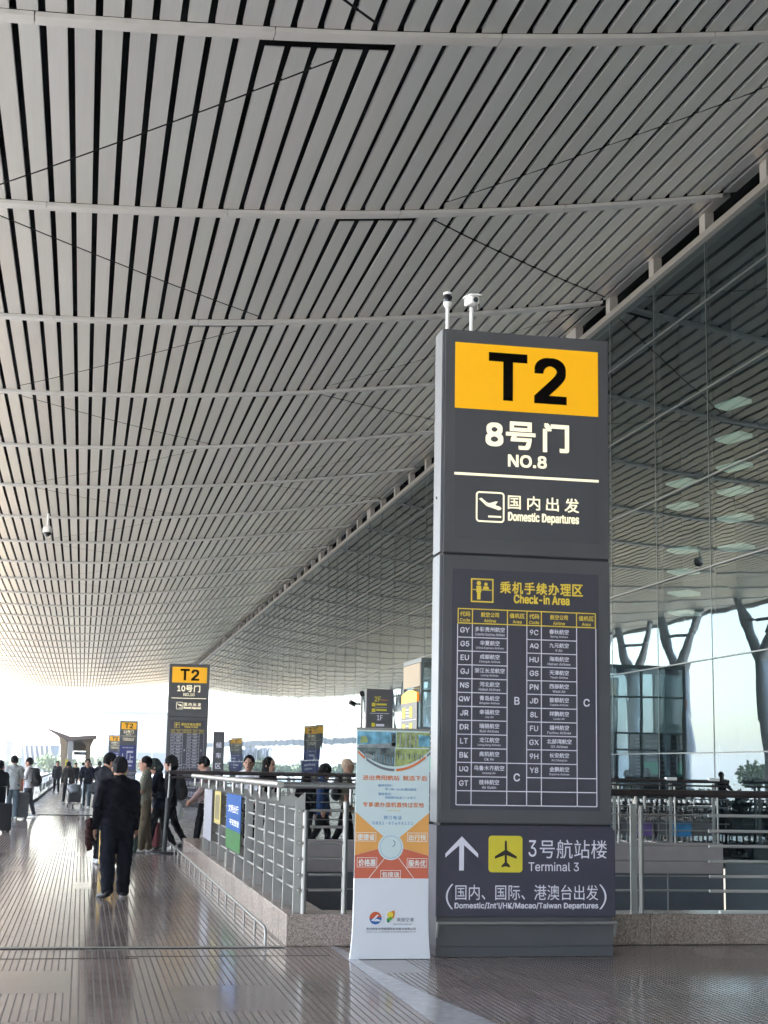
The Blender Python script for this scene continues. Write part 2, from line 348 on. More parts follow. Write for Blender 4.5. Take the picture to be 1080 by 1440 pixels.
# ================================================================== SETTING: ground, floor, roads
WX = 12.85                     # plane of the terminal's curtain wall
VX0, VX1, VY0, VY1 = 1.9, 12.75, 13.97, 28.35   # stair opening
g = MB()
for (x0, x1, y0, y1) in ((-900, VX0, -900, 1500), (VX1, 900, -900, 1500), (VX0, VX1, -900, VY0), (VX0, VX1, VY1, 1500)):
    g.add([(x0, y0, -.2), (x1, y0, -.2), (x1, y1, -.2), (x0, y1, -.2)], [(0, 1, 2, 3)])
struct(g.build('ground', 'earth'))
struct(MB().box(-60, -2.95, -70, 700, -.19, -.15).build('road', 'asphalt'))
mk = MB()
for k in range(-6, 60):
    for xl in (-6.4, -9.9, -13.4): mk.box(xl-.07, xl+.07, k*9, k*9+4, -.146, -.142)
struct(mk.build('road_markings', 'paint_white'))
struct(MB().box(-2.94, -2.62, -70, 420, -.19, .0).build('kerb', 'kerb_stone', bevel=.02))
struct(MB().box(-2.61, 1.898, -70, 49.4, -.19, 0).build('walkway', 'walk_stone'))
struct(MB().box(-2.61, 1.898, 49.42, 420, -.19, .006).build('far_walkway', 'far_stone'))
b_ = MB(); b_.add([(1.9, -70, 0), (2.30, -70, 0), (2.30, VY0-.002, 0), (1.9, VY0-.002, 0)], [(0, 1, 2, 3)]); struct(b_.build('walkway_edge', 'walk_stone'))
b_ = MB(); b_.add([(2.301, -70, .002), (3.4, -70, .002), (3.4, 4, .002), (2.80, 9, .002), (2.55, 11, .002), (2.42, 12.5, .002), (2.37, VY0-.002, .002), (2.301, VY0-.002, .002)], [tuple(range(8))]); struct(b_.build('smooth_band', 'smooth_stone'))
b_ = MB(); b_.add([(3.4, -70, -.003), (WX, -70, -.003), (WX, VY0, -.003), (2.2, VY0, -.003), (2.2, 4, -.003)], [tuple(range(5))]); struct(b_.build('plaza', 'plaza_stone'))
b_ = MB(); b_.add([(VX0, VY1+.3, 0), (WX, VY1+.3, 0), (WX, 300, 0), (VX0, 300, 0)], [(0, 1, 2, 3)]); struct(b_.build('forecourt', 'far_stone'))
j = MB(); j.box(-2.6, 1.88, 13.88, 13.93, .0, .012); j.box(-2.6, 1.88, 13.84, 13.88, .0, .004, 1); j.box(-2.6, 1.88, 49.36, 49.46, .0, .02, 1)
j.box(-1.5, .55, 13.18, 13.186, .0, .003, 1); j.box(.40, 2.2, 13.30, 13.304, .0, .003, 1); j.box(-.88, -.872, 9, 13.18, .0, .003, 1)
struct(j.build('expansion_joint', ['steel', 'joint_black']))
# lower floor of the stair opening and its walls
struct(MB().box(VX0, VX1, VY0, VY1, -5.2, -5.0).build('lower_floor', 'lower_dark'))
t_ = thing('retaining_wall', 'pinkish stone and dark grey far wall of the sunken stair opening', 'wall', (0, VY1, 0))
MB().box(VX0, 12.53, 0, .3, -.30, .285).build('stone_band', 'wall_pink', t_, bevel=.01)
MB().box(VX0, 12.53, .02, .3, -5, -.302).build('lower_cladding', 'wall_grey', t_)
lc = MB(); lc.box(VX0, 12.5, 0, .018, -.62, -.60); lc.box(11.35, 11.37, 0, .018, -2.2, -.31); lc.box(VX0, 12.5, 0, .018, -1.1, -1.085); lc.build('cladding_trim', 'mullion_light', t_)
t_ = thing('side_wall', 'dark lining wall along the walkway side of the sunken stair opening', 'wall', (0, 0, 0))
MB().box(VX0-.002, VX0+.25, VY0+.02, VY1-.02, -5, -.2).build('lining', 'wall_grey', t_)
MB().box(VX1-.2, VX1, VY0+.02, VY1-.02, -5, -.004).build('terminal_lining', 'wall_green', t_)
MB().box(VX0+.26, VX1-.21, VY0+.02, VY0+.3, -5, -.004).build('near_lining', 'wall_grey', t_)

# ================================================================== ROOF CANOPY
def zc(x): return 12.21+.0056*(x+3.94)**2
XL, XR = -18.6, 13.1
BY0, BS = 20.68, 7.524
KS = list(range(-18, 28)); YS = [BY0+BS*k for k in KS]
can = thing('roof_canopy', 'huge slatted metal roof canopy sweeping over the whole departures kerb', 'canopy')
PITCH, GAP = .4045, .108
sl_ = MB(); jt_ = MB()
nx = int((XR-XL)/PITCH)
for bi, k in enumerate(KS[:-1]):
    y0 = YS[bi]+.15; y1 = YS[bi+1]-.15
    for i in range(nx):
        xa = XL+.15+i*PITCH; xb = xa+PITCH-GAP
        if xb > XR-.1: continue
        ya = y0
        base = 3.94 if k % 2 == 0 else 6.26
        rel = (base-xa) % 8.955
        if rel < 1.8 and rel > .1: ya = y0+.36
        za, zb = zc(xa), zc(xb)
        # a pressed metal tray: flat face with a folded lip on either side; the zigzag movement joint cuts it in two
        dzr = random.uniform(-.004, .004); za += dzr; zb += dzr
        def tray(p0, p1, q0, q1, lip=.09):
            sl_.hexa([(xa, p0, za), (xb, p1, zb), (xb, q1, zb), (xa, q0, za), (xa, p0, za+lip), (xb, p1, zb+lip), (xb, q1, zb+.09), (xa, q0, za+.09)])
        cut = None
        for m_ in range(-3, 2):
            e, o_ = 3.94+8.955*m_, -2.70+8.955*m_
            if o_ <= xa and xb <= e:
                t0, t1 = ((xa-o_)/(e-o_), (xb-o_)/(e-o_)) if k % 2 else ((e-xa)/(e-o_), (e-xb)/(e-o_))
                cut = (y0+(y1-y0)*t0, y0+(y1-y0)*t1)
        if cut and min(cut) > ya+.15 and max(cut) < y1-.15:
            gp_ = .042; jt_.add([(xa-.1, (cut[0]-.05)+(cut[0]-cut[1])*.28, za+.004), (xb+.05, (cut[1]-.05)-(cut[0]-cut[1])*.14, zb+.004), (xb+.05, (cut[1]+.05)-(cut[0]-cut[1])*.14, zb+.004), (xa-.1, (cut[0]+.05)+(cut[0]-cut[1])*.28, za+.004)], [(0, 1, 2, 3)]); tray(ya, ya, cut[0]-gp_, cut[1]-gp_, .09 if ya == y0 else .02); tray(cut[0]+gp_, cut[1]+gp_, y1, y1)
        else: tray(ya, ya, y1, y1, .09 if ya == y0 else .02)
so_ = sl_.build('slats', 'ceiling_slat', can); jt_.build('joint_gasket', 'joint_black', can)
for k, y in zip(KS, YS):
    rb = MB(); xs = list(np.linspace(XL, XR-.4, 46)); seg = 5
    for a in range(0, 45, seg):
        for i in range(a, a+seg):
            x0 = xs[i]+(.008 if i == a else 0); x1 = xs[i+1]-(.008 if i == a+seg-1 else 0)
            z0, z1 = zc(x0), zc(x1)
            rb.hexa([(x0, y-.135, z0-.075), (x1, y-.135, z1-.075), (x1, y+.135, z1-.075), (x0, y+.135, z0-.075), (x0, y-.135, z0-.002), (x1, y-.135, z1-.002), (x1, y+.135, z1-.002), (x0, y+.135, z0-.002)])
    rb.build('rib', 'ceiling_rib', can)
pl = MB(); xs = np.linspace(XL, XR+3, 26)
for x0, x1 in zip(xs[:-1], xs[1:]):
    z0, z1 = zc(x0)+.42, zc(x1)+.42; ya, yb = YS[0]-.2, YS[-1]+.2
    pl.hexa([(x0, ya, z0), (x1, ya, z1), (x1, yb, z1), (x0, yb, z0), (x0, ya, z0+.5), (x1, ya, z1+.5), (x1, yb, z1+.5), (x0, yb, z0+.5)])
pl.build('roof_deck', 'plenum', can)
fa = MB(); fa.box(XL-.25, XL, YS[0]-.3, YS[-1]+.3, zc(XL)-.25, zc(XL)+.95)
fa.build('fascia', 'ceiling_rib', can)
# forked columns along the road edge
cg = 'forked canopy columns along the road edge'
c0 = thing('canopy_column', 'tall forked grey column holding up the road edge of the canopy', 'column', (0, 0, 0), 0, cg); c0.scale = (.857, .857, .857)
MB().tube([(0, -1.5, -.45), (0, -1.1, 2.5), (0, -.35, 6.5), (0, 0, 10.4)], [.62, .55, .5, .48], 16).build('trunk', 'column_paint', c0)
MB().tube([(0, 0, 10.0), (.3, 1.2, 11.8), (.6, 2.6, 15.2)], [.45, .38, .34], 14).build('branch', 'column_paint', c0)
MB().tube([(0, 0, 10.0), (-.1, -1.6, 11.8), (-.2, -3.9, 14.8)], [.45, .38, .34], 14).build('branch', 'column_paint', c0)
MB().tube([(.4, 1.75, 13.0), (-.15, -2.6, 13.0)], .13, 10).build('strut', 'column_paint', c0)
first = True
for i in range(-14, 16):
    y = (116.3+10.5*i-(4.5 if i < 0 else 0))*.857
    if y > 222: continue
    if first: c0.location = (-15.43, y, .229); first = False
    else: dup(c0, (-15.43, y, .229))

# ================================================================== CURTAIN WALL
gw = thing('glass_wall', 'long mirror-like dark teal glass curtain wall of the terminal', 'glass wall', (WX, 0, 0))
ZT = 13.16; PW = 3.043; ZH = [2.08, 4.025, 5.97, 7.915, 9.86, 11.81]
ys = [29.42+PW*k for k in range(-32, 67)]
gz = MB()
for y0, y1 in zip(ys[:-1], ys[1:]):
    for z0, z1 in zip([.0]+ZH, ZH+[ZT]):
        gz.add([(random.uniform(-.003, .003), y0, z0), (random.uniform(-.003, .003), y0, z1), (random.uniform(-.003, .003), y1, z1), (random.uniform(-.003, .003), y1, z0)], [(0, 1, 2, 3)])
gz.build('glazing', 'curtain_glass', gw)
for z in ZH: MB().box(-.035, .03, ys[0], ys[-1], z-.013, z+.013).build('transom', 'mullion_mid', gw)
for y in ys[:-1]: MB().box(-.008, .06, y-.012, y+.012, 0, ZT).build('mullion', 'mullion_grey', gw)
MB().box(-.14, .22, ys[0], ys[-1], ZT+.002, ZT+.15).build('coping', 'coping_metal', gw, bevel=.01)
for i, y in enumerate(ys[:-1]):
    d = .15 if i % 5 else .42
    MB().box(-.05, .16, y-d, y+d, ZT+.152, zc(WX)+.02).build('bracket', 'bracket_metal', gw)
# interior of the hall behind the glass, with its lit ceiling panels
hl = MB(); hl.box(WX+7, WX+7.2, -92, 229, -.2, 16); hl.box(WX+.3, WX+7, -60, 229, -.05, .0); hl.box(WX+3, WX+7, -60, 229, 5.4, 5.6); hl.box(WX+3, WX+7, -60, 229, 10.2, 10.4); hl.box(WX+.3, WX+8, -90, 229.5, 16.0, 16.3); hl.box(WX+.25, WX+7.2, -92, -87.8, 0, 16); hl.box(WX+.25, WX+7.2, 228.6, 228.8, 0, 16)
struct(hl.build('terminal_hall', 'hall_dark'))
gi = 'lit ceiling strips glowing through the glass wall'
for yc, zs in ((30.12, (9.70, 8.93, 8.28, 7.73, 7.13, 6.48)), (33.08, (8.46, 7.90, 6.83, 6.31, 5.80, 5.33))):
    for i, z in enumerate(zs):
        o = MB().hexa([(WX+.75, yc-.64, z-.03), (WX+1.05, yc-.64, z-.08), (WX+1.05, yc+.64, z+.03), (WX+.75, yc+.64, z+.10),
                       (WX+.75, yc-.64, z+.05), (WX+1.05, yc-.64, z+.0), (WX+1.05, yc+.64, z+.10), (WX+.75, yc+.64, z+.15)]).build('light_strip', 'hall_light')
        tag(o, 'pale glowing ceiling strip behind the dark glass, stacked in the %s column of strips' % ('nearer' if yc < 31 else 'farther'), 'light strip', gi)
ga = 'dark posts of the hall seen through glass'
for y in (28.6, 31.5, 34.6):
    tag(MB().box(WX+.9, WX+1.4, y-.28, y+.28, 0, 13).build('hall_post', 'hall_dark'), 'dim square post standing inside the hall behind the glass wall', 'post', ga)

# glass porch that projects from the wall
PX0, PY0, PY1, PZ = 9.04, 40.2, 42.5, 4.56
po = thing('glass_porch', 'boxy tinted glass entrance porch standing against the glass wall behind the near totem', 'porch', (0, 0, 0))
gp = MB(); gp.add([(PX0, PY0, .1), (WX-.12, PY0, .1), (WX-.12, PY0, PZ), (PX0, PY0, PZ)], [(0, 1, 2, 3)])
gp.add([(PX0, PY0, .1), (PX0, PY0, PZ), (PX0, PY1, PZ), (PX0, PY1, .1)], [(0, 1, 2, 3)])
gp.add([(PX0, PY1, .1), (PX0, PY1, PZ), (WX-.12, PY1, PZ), (WX-.12, PY1, .1)], [(0, 1, 2, 3)])
gp.build('glazing', 'porch_glass', po)
MB().box(PX0-.03, WX-.1, PY0-.03, PY1, PZ+.002, PZ+.10).build('porch_roof', 'mullion_grey', po)
MB().box(PX0-.02, WX-.1, PY0-.03, PY0+.03, 0, .1).build('plinth', 'mullion_grey', po)
for z in (1.39, 2.29, 2.75, 3.76): MB().box(PX0, WX-.1, PY0-.03, PY0-.003, z-.028, z+.028).build('transom', 'mullion_grey', po)
for z in (1.39, 2.29): MB().box(PX0-.03, PX0-.003, PY0, PY1, z-.028, z+.028).build('transom', 'mullion_grey', po)
for x in (PX0, 10.3, 11.6, WX-.16): MB().box(x-.035, x+.035, PY0-.034, PY0+.03, .1, PZ).build('mullion', 'mullion_grey', po)
MB().box(PX0-.034, PX0+.03, PY1-.07, PY1, .1, PZ).build('mullion', 'mullion_grey', po)
mat('beige_reflection', (.36, .26, .155), .45, var=.05, scale=2)
MB().box(PX0-.05, PX0-.033, PY0+.03, PY1-.08, 3.9, PZ-.02).build('ceiling_reflection', 'beige_reflection', po)  # beige colour stands in for the lit ceiling mirrored in the side glass
es_ = thing('totem_reflection', 'modelled reflection of a totem, dark with yellow arched top, on the side of the glass porch', 'sign', (PX0-.06, PY0+.1, 0))  # added solid board imitating a totem mirrored in the porch glass
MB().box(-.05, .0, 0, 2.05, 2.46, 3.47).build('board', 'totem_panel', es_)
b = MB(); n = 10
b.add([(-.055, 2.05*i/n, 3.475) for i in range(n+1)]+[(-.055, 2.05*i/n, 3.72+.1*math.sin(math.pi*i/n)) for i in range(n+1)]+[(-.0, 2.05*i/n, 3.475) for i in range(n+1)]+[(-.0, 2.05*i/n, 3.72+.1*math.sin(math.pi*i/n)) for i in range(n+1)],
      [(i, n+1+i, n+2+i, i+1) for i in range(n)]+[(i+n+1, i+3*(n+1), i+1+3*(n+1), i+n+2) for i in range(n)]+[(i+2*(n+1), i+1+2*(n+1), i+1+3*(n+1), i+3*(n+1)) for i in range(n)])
b.build('reflected_header', 'sign_yellow', es_)
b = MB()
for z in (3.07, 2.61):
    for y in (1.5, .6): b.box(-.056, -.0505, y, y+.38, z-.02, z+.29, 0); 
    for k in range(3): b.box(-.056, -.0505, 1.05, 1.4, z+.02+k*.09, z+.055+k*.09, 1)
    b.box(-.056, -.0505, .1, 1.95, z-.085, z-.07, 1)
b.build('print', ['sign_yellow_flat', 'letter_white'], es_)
# lit board inside the porch (green exit square and rows of white print)
bd = thing('information_board', 'dark board with rows of white print and a glowing green square inside the porch', 'board', (9.6, 41.4, 0))
MB().box(-.45, .60, 0, .12, 0, 2.8).build('panel', 'totem_navy', bd)
bt = MB()
for i in range(9): bt.rect(-.45, 2.55-i*.14, -.32, 2.60-i*.14, -.003); bt.rect(-.22, 2.55-i*.14, .1, 2.60-i*.14, -.003)
for i in range(24): bt.rect(.3, 2.6-i*.1, .42, 2.65-i*.1, -.003)
bt.build('print', 'letter_white', bd)
mat('exit_green', (.05, .75, .35), .4, emit=.08)
MB().rect(-.25, 1.62, .18, 1.98, -.004).build('green_square', 'exit_green', bd)

# ================================================================== SIGN TOTEMS
HW, TD = .8175, .28
def plane_icon(mb, cx, cz, s, y, mi):
    half = [(0, 1.0), (.07, .93), (.085, .75), (.085, .28), (.85, -.18), (.85, -.36), (.085, -.10), (.085, -.62), (.33, -.86), (.33, -1.0), (0, -.90)]
    P = half+[(-x, z) for x, z in half[::-1]][1:-1]
    # split in convex pieces
    mb.sheet([(cx+x*s, cz+z*s) for x, z in [(-.085, -.93), (.085, -.93), (.085, .75), (.07, .93), (0, 1), (-.07, .93), (-.085, .75)]], y, mi)
    for k in (1, -1):
        for q in ([(.085, .28), (.085, -.10), (.85, -.36), (.85, -.18)], [(.085, -.62), (.085, -.92), (.33, -1.0), (.33, -.86)]):
            q = [(cx+k*x*s, cz+z*s) for x, z in q]
            mb.sheet(q if k < 0 else q[::-1], y, mi)
AIR_L = [('GY', '多彩贵州航空', 'Colorful Guizhou Airlines'), ('G5', '华夏航空', 'China Express Airlines'), ('EU', '成都航空', 'Chengdu Airlines'), ('GJ', '浙江长龙航空', 'Loong Airlines'),
         ('NS', '河北航空', 'Hebei Airlines'), ('QW', '青岛航空', 'Qingdao Airlines'), ('JR', '幸福航空', 'Joy Air'), ('DR', '瑞丽航空', 'Ruili Airlines'), ('LT', '龙江航空', 'LongJiang Airlines'),
         ('BK', '奥凯航空', 'OK Air'), ('UQ', '乌鲁木齐航空', 'Urumqi Air'), ('GT', '桂林航空', 'Air Guilin')]
AIR_R = [('9C', '春秋航空', 'Spring Airlines'), ('AQ', '九元航空', '9 Air'), ('HU', '海南航空', 'Hainan Airlines'), ('GS', '天津航空', 'Tianjin Airlines'), ('PN', '西部航空', 'West Air'),
         ('JD', '首都航空', 'Capital Airlines'), ('8L', '祥鹏航空', 'Lucky Air'), ('FU', '福州航空', 'Fuzhou Airlines'), ('GX', '北部湾航空', 'GX Airlines'), ('9H', '长安航空', "Air Chang'an"), ('Y8', '金鹏航空', 'Suparna Airlines')]
VXS = [-.645, -.507, -.177, .008, .146, .484, .670]; ZT0, ZH0, ZB0 = 3.065, 2.925, 1.307
RP = (ZH0-ZB0)/13
def totem_shell(t):
    b = MB(); b.box(-HW+.03, HW-.005, 0, TD, 3.575, 5.69); b.build('upper_case', 'totem_grey', t, bevel=.006)
    b = MB(); b.box(-HW+.03, HW-.005, 0, TD, 1.147, 3.553); b.build('middle_case', 'totem_grey', t, bevel=.006)
    MB().box(-HW+.035, HW-.01, .02, TD-.02, .0, 5.67).build('core', 'seam_dark', t)
    b = MB(); b.tube([(-HW+.002, .15, 4.1), (-HW-.006, .15, 4.1)], .014, 10, 1); b.box(-HW, -HW+.028, .004, TD-.004, 1.15, 3.552); b.box(-HW, -HW+.028, .004, TD-.004, 3.576, 5.69); b.build('side_strip', ['totem_side', 'seam_dark'], t, bevel=.004)
    b = MB(); b.prism([(-HW-.006, .34), (HW+.02, .34), (HW+.02, 1.09), (HW-.02, 1.128), (-HW-.006, 1.128)], -.02, TD+.02); b.build('direction_case', 'totem_navy', t, bevel=.006)
    b = MB(); b.box(-HW+.004, HW, -.005, TD+.005, .088, .338); b.build('kick_plate', 'totem_grey', t, bevel=.004)
    b = MB(); b.box(-HW+.004, HW, .004, TD-.004, .0, .086); b.build('plinth', 'totem_panel', t)
    for yy, sg in ((0, -1), (TD, 1)):
        b = MB(); y = yy+sg*.055; b.tube([(-HW+.005, y, .29), (HW+.02, y, .29)], .014, 8); 
        for x in (-HW+.012, HW+.012):
            p = [(x-.008, yy+sg*.02, .31), (x+.008, yy+sg*.02, .31), (x+.008, y, .285), (x-.008, y, .285)]
            b.hexa([(x-.008, yy+sg*.006, .16), (x+.008, yy+sg*.006, .16), (x+.008, yy+sg*.008, .30), (x-.008, yy+sg*.008, .30), (x-.008, y, .262), (x+.008, y, .262), (x+.008, y+sg*.002, .29), (x-.008, y+sg*.002, .29)])
        b.build('bumper_rail', 'steel_plate', t)
def totem_header(t, num, y=-.0):
    MB().box(-.69, .708, y-.006, y+.002, 4.935, 5.567).build('header_panel', 'sign_yellow', t)
    b = MB(); b.text('T', -.368, 5.032, .008, 5.492, y-.009, 0, .06); b.text('2', .075, 5.027, .395, 5.475, y-.009, 0, .055); b.build('header_lettering', 'letter_black', t)
    b = MB(); b.box(-.69, .705, y-.004, y+.002, 3.715, 4.925); b.build('gate_panel', 'totem_panel', t)
    b = MB()
    if len(num) == 1: b.text(num, -.395, 4.588, -.223, 4.815, y-.008, 0, .06); b.text('号', -.199, 4.570, .089, 4.837, y-.008, 0, .045); b.text('门', .161, 4.562, .418, 4.843, y-.008, 0, .05); b.text('NO.'+num, -.178, 4.402, .199, 4.521, y-.008, 0, .06)
    else: b.text(num, -.47, 4.588, -.15, 4.815, y-.008, 0, .03); b.text('号', -.13, 4.570, .149, 4.837, y-.008, 0, .03); b.text('门', .20, 4.562, .455, 4.843, y-.008, 0, .03); b.text('NO.'+num, -.21, 4.402, .23, 4.521, y-.008, 0, .02)
    b.rect(-.69, 4.300, .707, 4.324, y-.008)
    b.build('gate_lettering', 'letter_cream', t)
def totem_departures(t, y=0.):
    b = MB()
    x0, z0, x1, z1, k = -.483, 3.868, -.209, 4.156, .035
    b.rect(x0+k, z0, x1-k, z0+.016, y-.008); b.rect(x0+k, z1-.016, x1-k, z1, y-.008); b.rect(x0, z0+k, x0+.016, z1-k, y-.008); b.rect(x1-.016, z0+k, x1, z1-k, y-.008)
    for cx, cz, a in ((x0+k, z1-k, 90), (x1-k, z1-k, 0), (x0+k, z0+k, 180), (x1-k, z0+k, 270)): b.disc(cx, cz, k, y-.008, 0, k-.016, a, a+90, 8)
    # aeroplane taking off over a line
    b.sheet([(-.455, 4.085), (-.43, 4.095), (-.38, 4.055), (-.25, 4.018), (-.235, 4.0), (-.26, 3.985), (-.38, 4.02)][::-1], y-.008)
    b.sheet([(-.36, 4.045), (-.30, 4.066), (-.272, 4.068), (-.30, 4.03)][::-1], y-.0085)
    b.rect(-.365, 3.915, -.24, 3.932, y-.008)
    for ch, x0, z0, x1, z1 in (('国', -.177, 4.003, -.053, 4.131), ('内', .010, 4.003, .134, 4.135), ('出', .191, 4.003, .316, 4.132), ('发', .372, 3.998, .513, 4.133)): b.text(ch, x0, z0, x1, z1, y-.008, 0, .018)
    b.text('Domestic Departures', -.176, 3.872, .512, 3.978, y-.008, 0, .04)
    b.build('departures_lettering', 'letter_cream', t)
def totem_directory(t, y=0.):
    MB().box(-.697, .700, y-.004, y+.002, 1.268, 3.425).build('directory_panel', 'directory_panel', t)
    yy = y-.008; b = MB()
    b.frame(-.523, 3.124, -.310, 3.343, .012, yy)
    b.disc(-.449, 3.300, .02, yy); b.rect(-.472, 3.215, -.426, 3.276, yy); b.rect(-.465, 3.150, -.433, 3.214, yy)
    b.disc(-.382, 3.292, .016, yy); b.sheet([(-.412, 3.245), (-.352, 3.245), (-.36, 3.272), (-.404, 3.272)], yy); b.rect(-.505, 3.235, -.474, 3.243, yy); b.rect(-.424, 3.235, -.328, 3.243, yy)
    for i, ch in enumerate('乘机手续办理区'):
        x = -.248+i*.1153; b.text(ch, x, 3.215, x+.103, 3.326, yy, 0, .03)
    b.text('Check-in Area', -.117, 3.128, .417, 3.212, yy, 0, .05)
    b.frame(VXS[0], ZH0, VXS[6], ZT0, .009, yy)
    for x in VXS[1:6]: b.rect(x-.0045, ZH0+.009, x+.0045, ZT0-.009, yy)
    for i, (a, e) in enumerate((('代码', 'Code'), ('航空公司', 'Airline'), ('值机区', 'Area'))*2):
        xc = (VXS[i]+VXS[i+1])/2; b.textc(a, xc, 3.013, .046, yy, 0, .03, maxw=.17 if len(a) == 4 else .15); b.textc(e, xc, 2.958, .030, yy, 0, .03)
    b.build('directory_heading', 'letter_yellow', t)
    b = MB(); l = .0042
    for x in VXS: b.rect(x-l, ZB0, x+l, ZH0-.002, yy)
    for i in range(1, 14):
        z = ZH0-i*RP
        segs = [(0, 2), (3, 5)]
        if i in (10, 12, 13): segs.append((2, 3))
        if i in (11, 12, 13): segs.append((5, 6))
        for a, c in segs: b.rect(VXS[a]+l, z-l, VXS[c]-l, z+l, yy)
    for (lst, xa, xb, xc) in ((AIR_L, 0, 1, 2), (AIR_R, 3, 4, 5)):
        for i, (code, cn, en) in enumerate(lst):
            z = ZH0-(i+.5)*RP
            b.textc(code, (VXS[xa]+VXS[xb])/2, z+.004, .050, yy, 0, .045)
            b.textc(cn, (VXS[xb]+VXS[xc])/2, z+.016, .045, yy, 0, .03, maxw=.30)
            b.textc(en, (VXS[xb]+VXS[xc])/2, z-.030, .024, yy, 0, .02, maxw=.28)
    b.textc('B', (VXS[2]+VXS[3])/2, 2.24, .07, yy, 0, .03); b.textc('C', (VXS[2]+VXS[3])/2, ZH0-11*RP, .07, yy, 0, .03); b.textc('C', (VXS[5]+VXS[6])/2, 2.24, .07, yy, 0, .03)
    b.build('directory_lettering', 'letter_white', t)
def totem_direction(t, y=-.02):
    yy = y-.006; b = MB()
    b.sheet([(-.615, .739), (-.572, .739), (-.572, 1.0), (-.592, 1.034), (-.615, 1.0)], yy)
    b.sheet([(-.741, .885), (-.741, .85), (-.592, .975), (-.592, 1.034)][::-1], yy-.0005); b.sheet([(-.443, .885), (-.443, .85), (-.592, .975), (-.592, 1.034)], yy-.001); b.build('direction_arrow', 'letter_white', t); b = MB()
    b.text('3', .021, .862, .094, 1.006, yy, 0, .006); b.text('号航站楼', .125, .848, .755, 1.013, yy, 0, .0, 1.02); b.text('Terminal 3', .022, .737, .490, .815, yy, 0, .008); b.build('terminal_lettering', 'letter_white', t); b = MB()
    for k, x in ((1, -.733), (-1, .748)):
        n = 14
        P = []
        for i in range(n+1):
            a = -1+2*i/n; P.append((x+k*(.052*a*a), .515+a*.108))
        for i in range(n):
            (xa, za), (xb, zb) = P[i], P[i+1]; q = [(xa, za), (xa+k*.016, za), (xb+k*.016, zb), (xb, zb)]
            b.sheet(q if k > 0 else q[::-1], yy)
    b.text('国内、国际、港澳台出发', -.647, .486, .671, .618, yy, 0, .0); b.text("Domestic/Int'l/HK/Macao/Taiwan Departures", -.654, .402, .670, .465, yy, 0, .03)
    b.build('direction_lettering', 'letter_white', t)
    k = .03
    pb = MB(); x0, z0, x1, z1 = -.346, .725, -.035, 1.042
    pts = []
    for cx, cz, a in ((x1-k, z0+k, -90), (x1-k, z1-k, 0), (x0+k, z1-k, 90), (x0+k, z0+k, 180)):
        pts += [(cx+k*math.cos(R(a+18*i)), cz+k*math.sin(R(a+18*i))) for i in range(6)]
    pb.prism(pts, yy, y+.002); pb.build('pictogram_panel', 'sign_yellow_flat', t)
    ic = MB(); plane_icon(ic, -.19, .885, .118, yy-.004, 0); ic.build('pictogram', 'letter_brown', t)
def back_side(t):
    nest(t)
    for ch in list(t.children):
        if base(ch) in ('header_panel', 'gate_panel', 'directory_panel', 'direction_lettering', 'terminal_lettering', 'direction_arrow', 'pictogram_panel', 'map_panel'):
            c = copy_part(ch, t); c.rotation_euler = (0, 0, math.pi); c.location = (0, TD, 0)
NEST = {'header_lettering': 'header_panel', 'gate_lettering': 'gate_panel', 'departures_lettering': 'gate_panel', 'directory_heading': 'directory_panel', 'directory_lettering': 'directory_panel', 'map_lettering': 'map_panel', 'pictogram': 'pictogram_panel'}
def base(o): return o.name.split('.')[0]
def nest(t):
    ps_ = {base(c): c for c in t.children if abs(c.rotation_euler.z) < 1}
    for n_, p_ in NEST.items():
        if n_ in ps_ and p_ in ps_: ps_[n_].parent = ps_[p_]
def copy_part(ch, t):
    c = ch.copy(); C.objects.link(c); c.parent = t
    for g_ in list(ch.children): d = g_.copy(); C.objects.link(d); d.parent = c
    return c
tg = 'gate sign totems down the walkway'
t8 = thing('sign_totem', 'tall grey gate sign totem in the foreground reading T2 8号门 with check-in directory', 'sign totem', (3.925, 13.15, 0), 0, tg)
totem_shell(t8); totem_header(t8, '8'); totem_departures(t8); totem_directory(t8); totem_direction(t8); back_side(t8)
def more_totem(y, num, label, mapped=False, x=4.09):
    t = thing('sign_totem', label, 'sign totem', (x, y, 0), 0, tg)
    skip = ('header_panel', 'gate_panel')+(('directory_panel',) if mapped else ())
    for ch in list(t8.children):
        if base(ch) in skip or abs(ch.rotation_euler.z) > 1: continue
        copy_part(ch, t)
    totem_header(t, num)
    d8 = [g_ for ch in t8.children if base(ch) == 'gate_panel' for g_ in ch.children if base(g_) == 'departures_lettering'][0]
    d_ = d8.copy(); C.objects.link(d_); d_.parent = t
    if mapped:
        MB().box(-.74, .74, -.004, .002, 1.2, 3.45).build('map_panel', 'map_blue', t)
        b = MB(); b.text('航站楼示意图', -.5, 3.18, .5, 3.3, -.008, 0, .03)
        for q in ((-.5, 2.0, -.42, 2.7), (-.1, 2.2, -.02, 2.9), (-.1, 2.75, .5, 2.95), (.2, 1.9, .28, 2.6), (-.3, 1.85, .5, 2.05), (.25, 2.3, .55, 2.42), (.0, 1.5, .4, 1.65)): b.rect(*q, -.008)
        b.build('map_lettering', 'letter_white', t)
    back_side(t)
    return t
more_totem(61.1, '10', 'grey gate sign totem at middle distance reading T2 10号门, behind the walking people')
more_totem(143.5, '12', 'far grey gate sign totem reading 12号门 with a dark blue map below', True, 4.15)
more_totem(214, '14', 'farthest gate sign totem, smallest, half hidden behind the one with the blue map', True, 4.35)
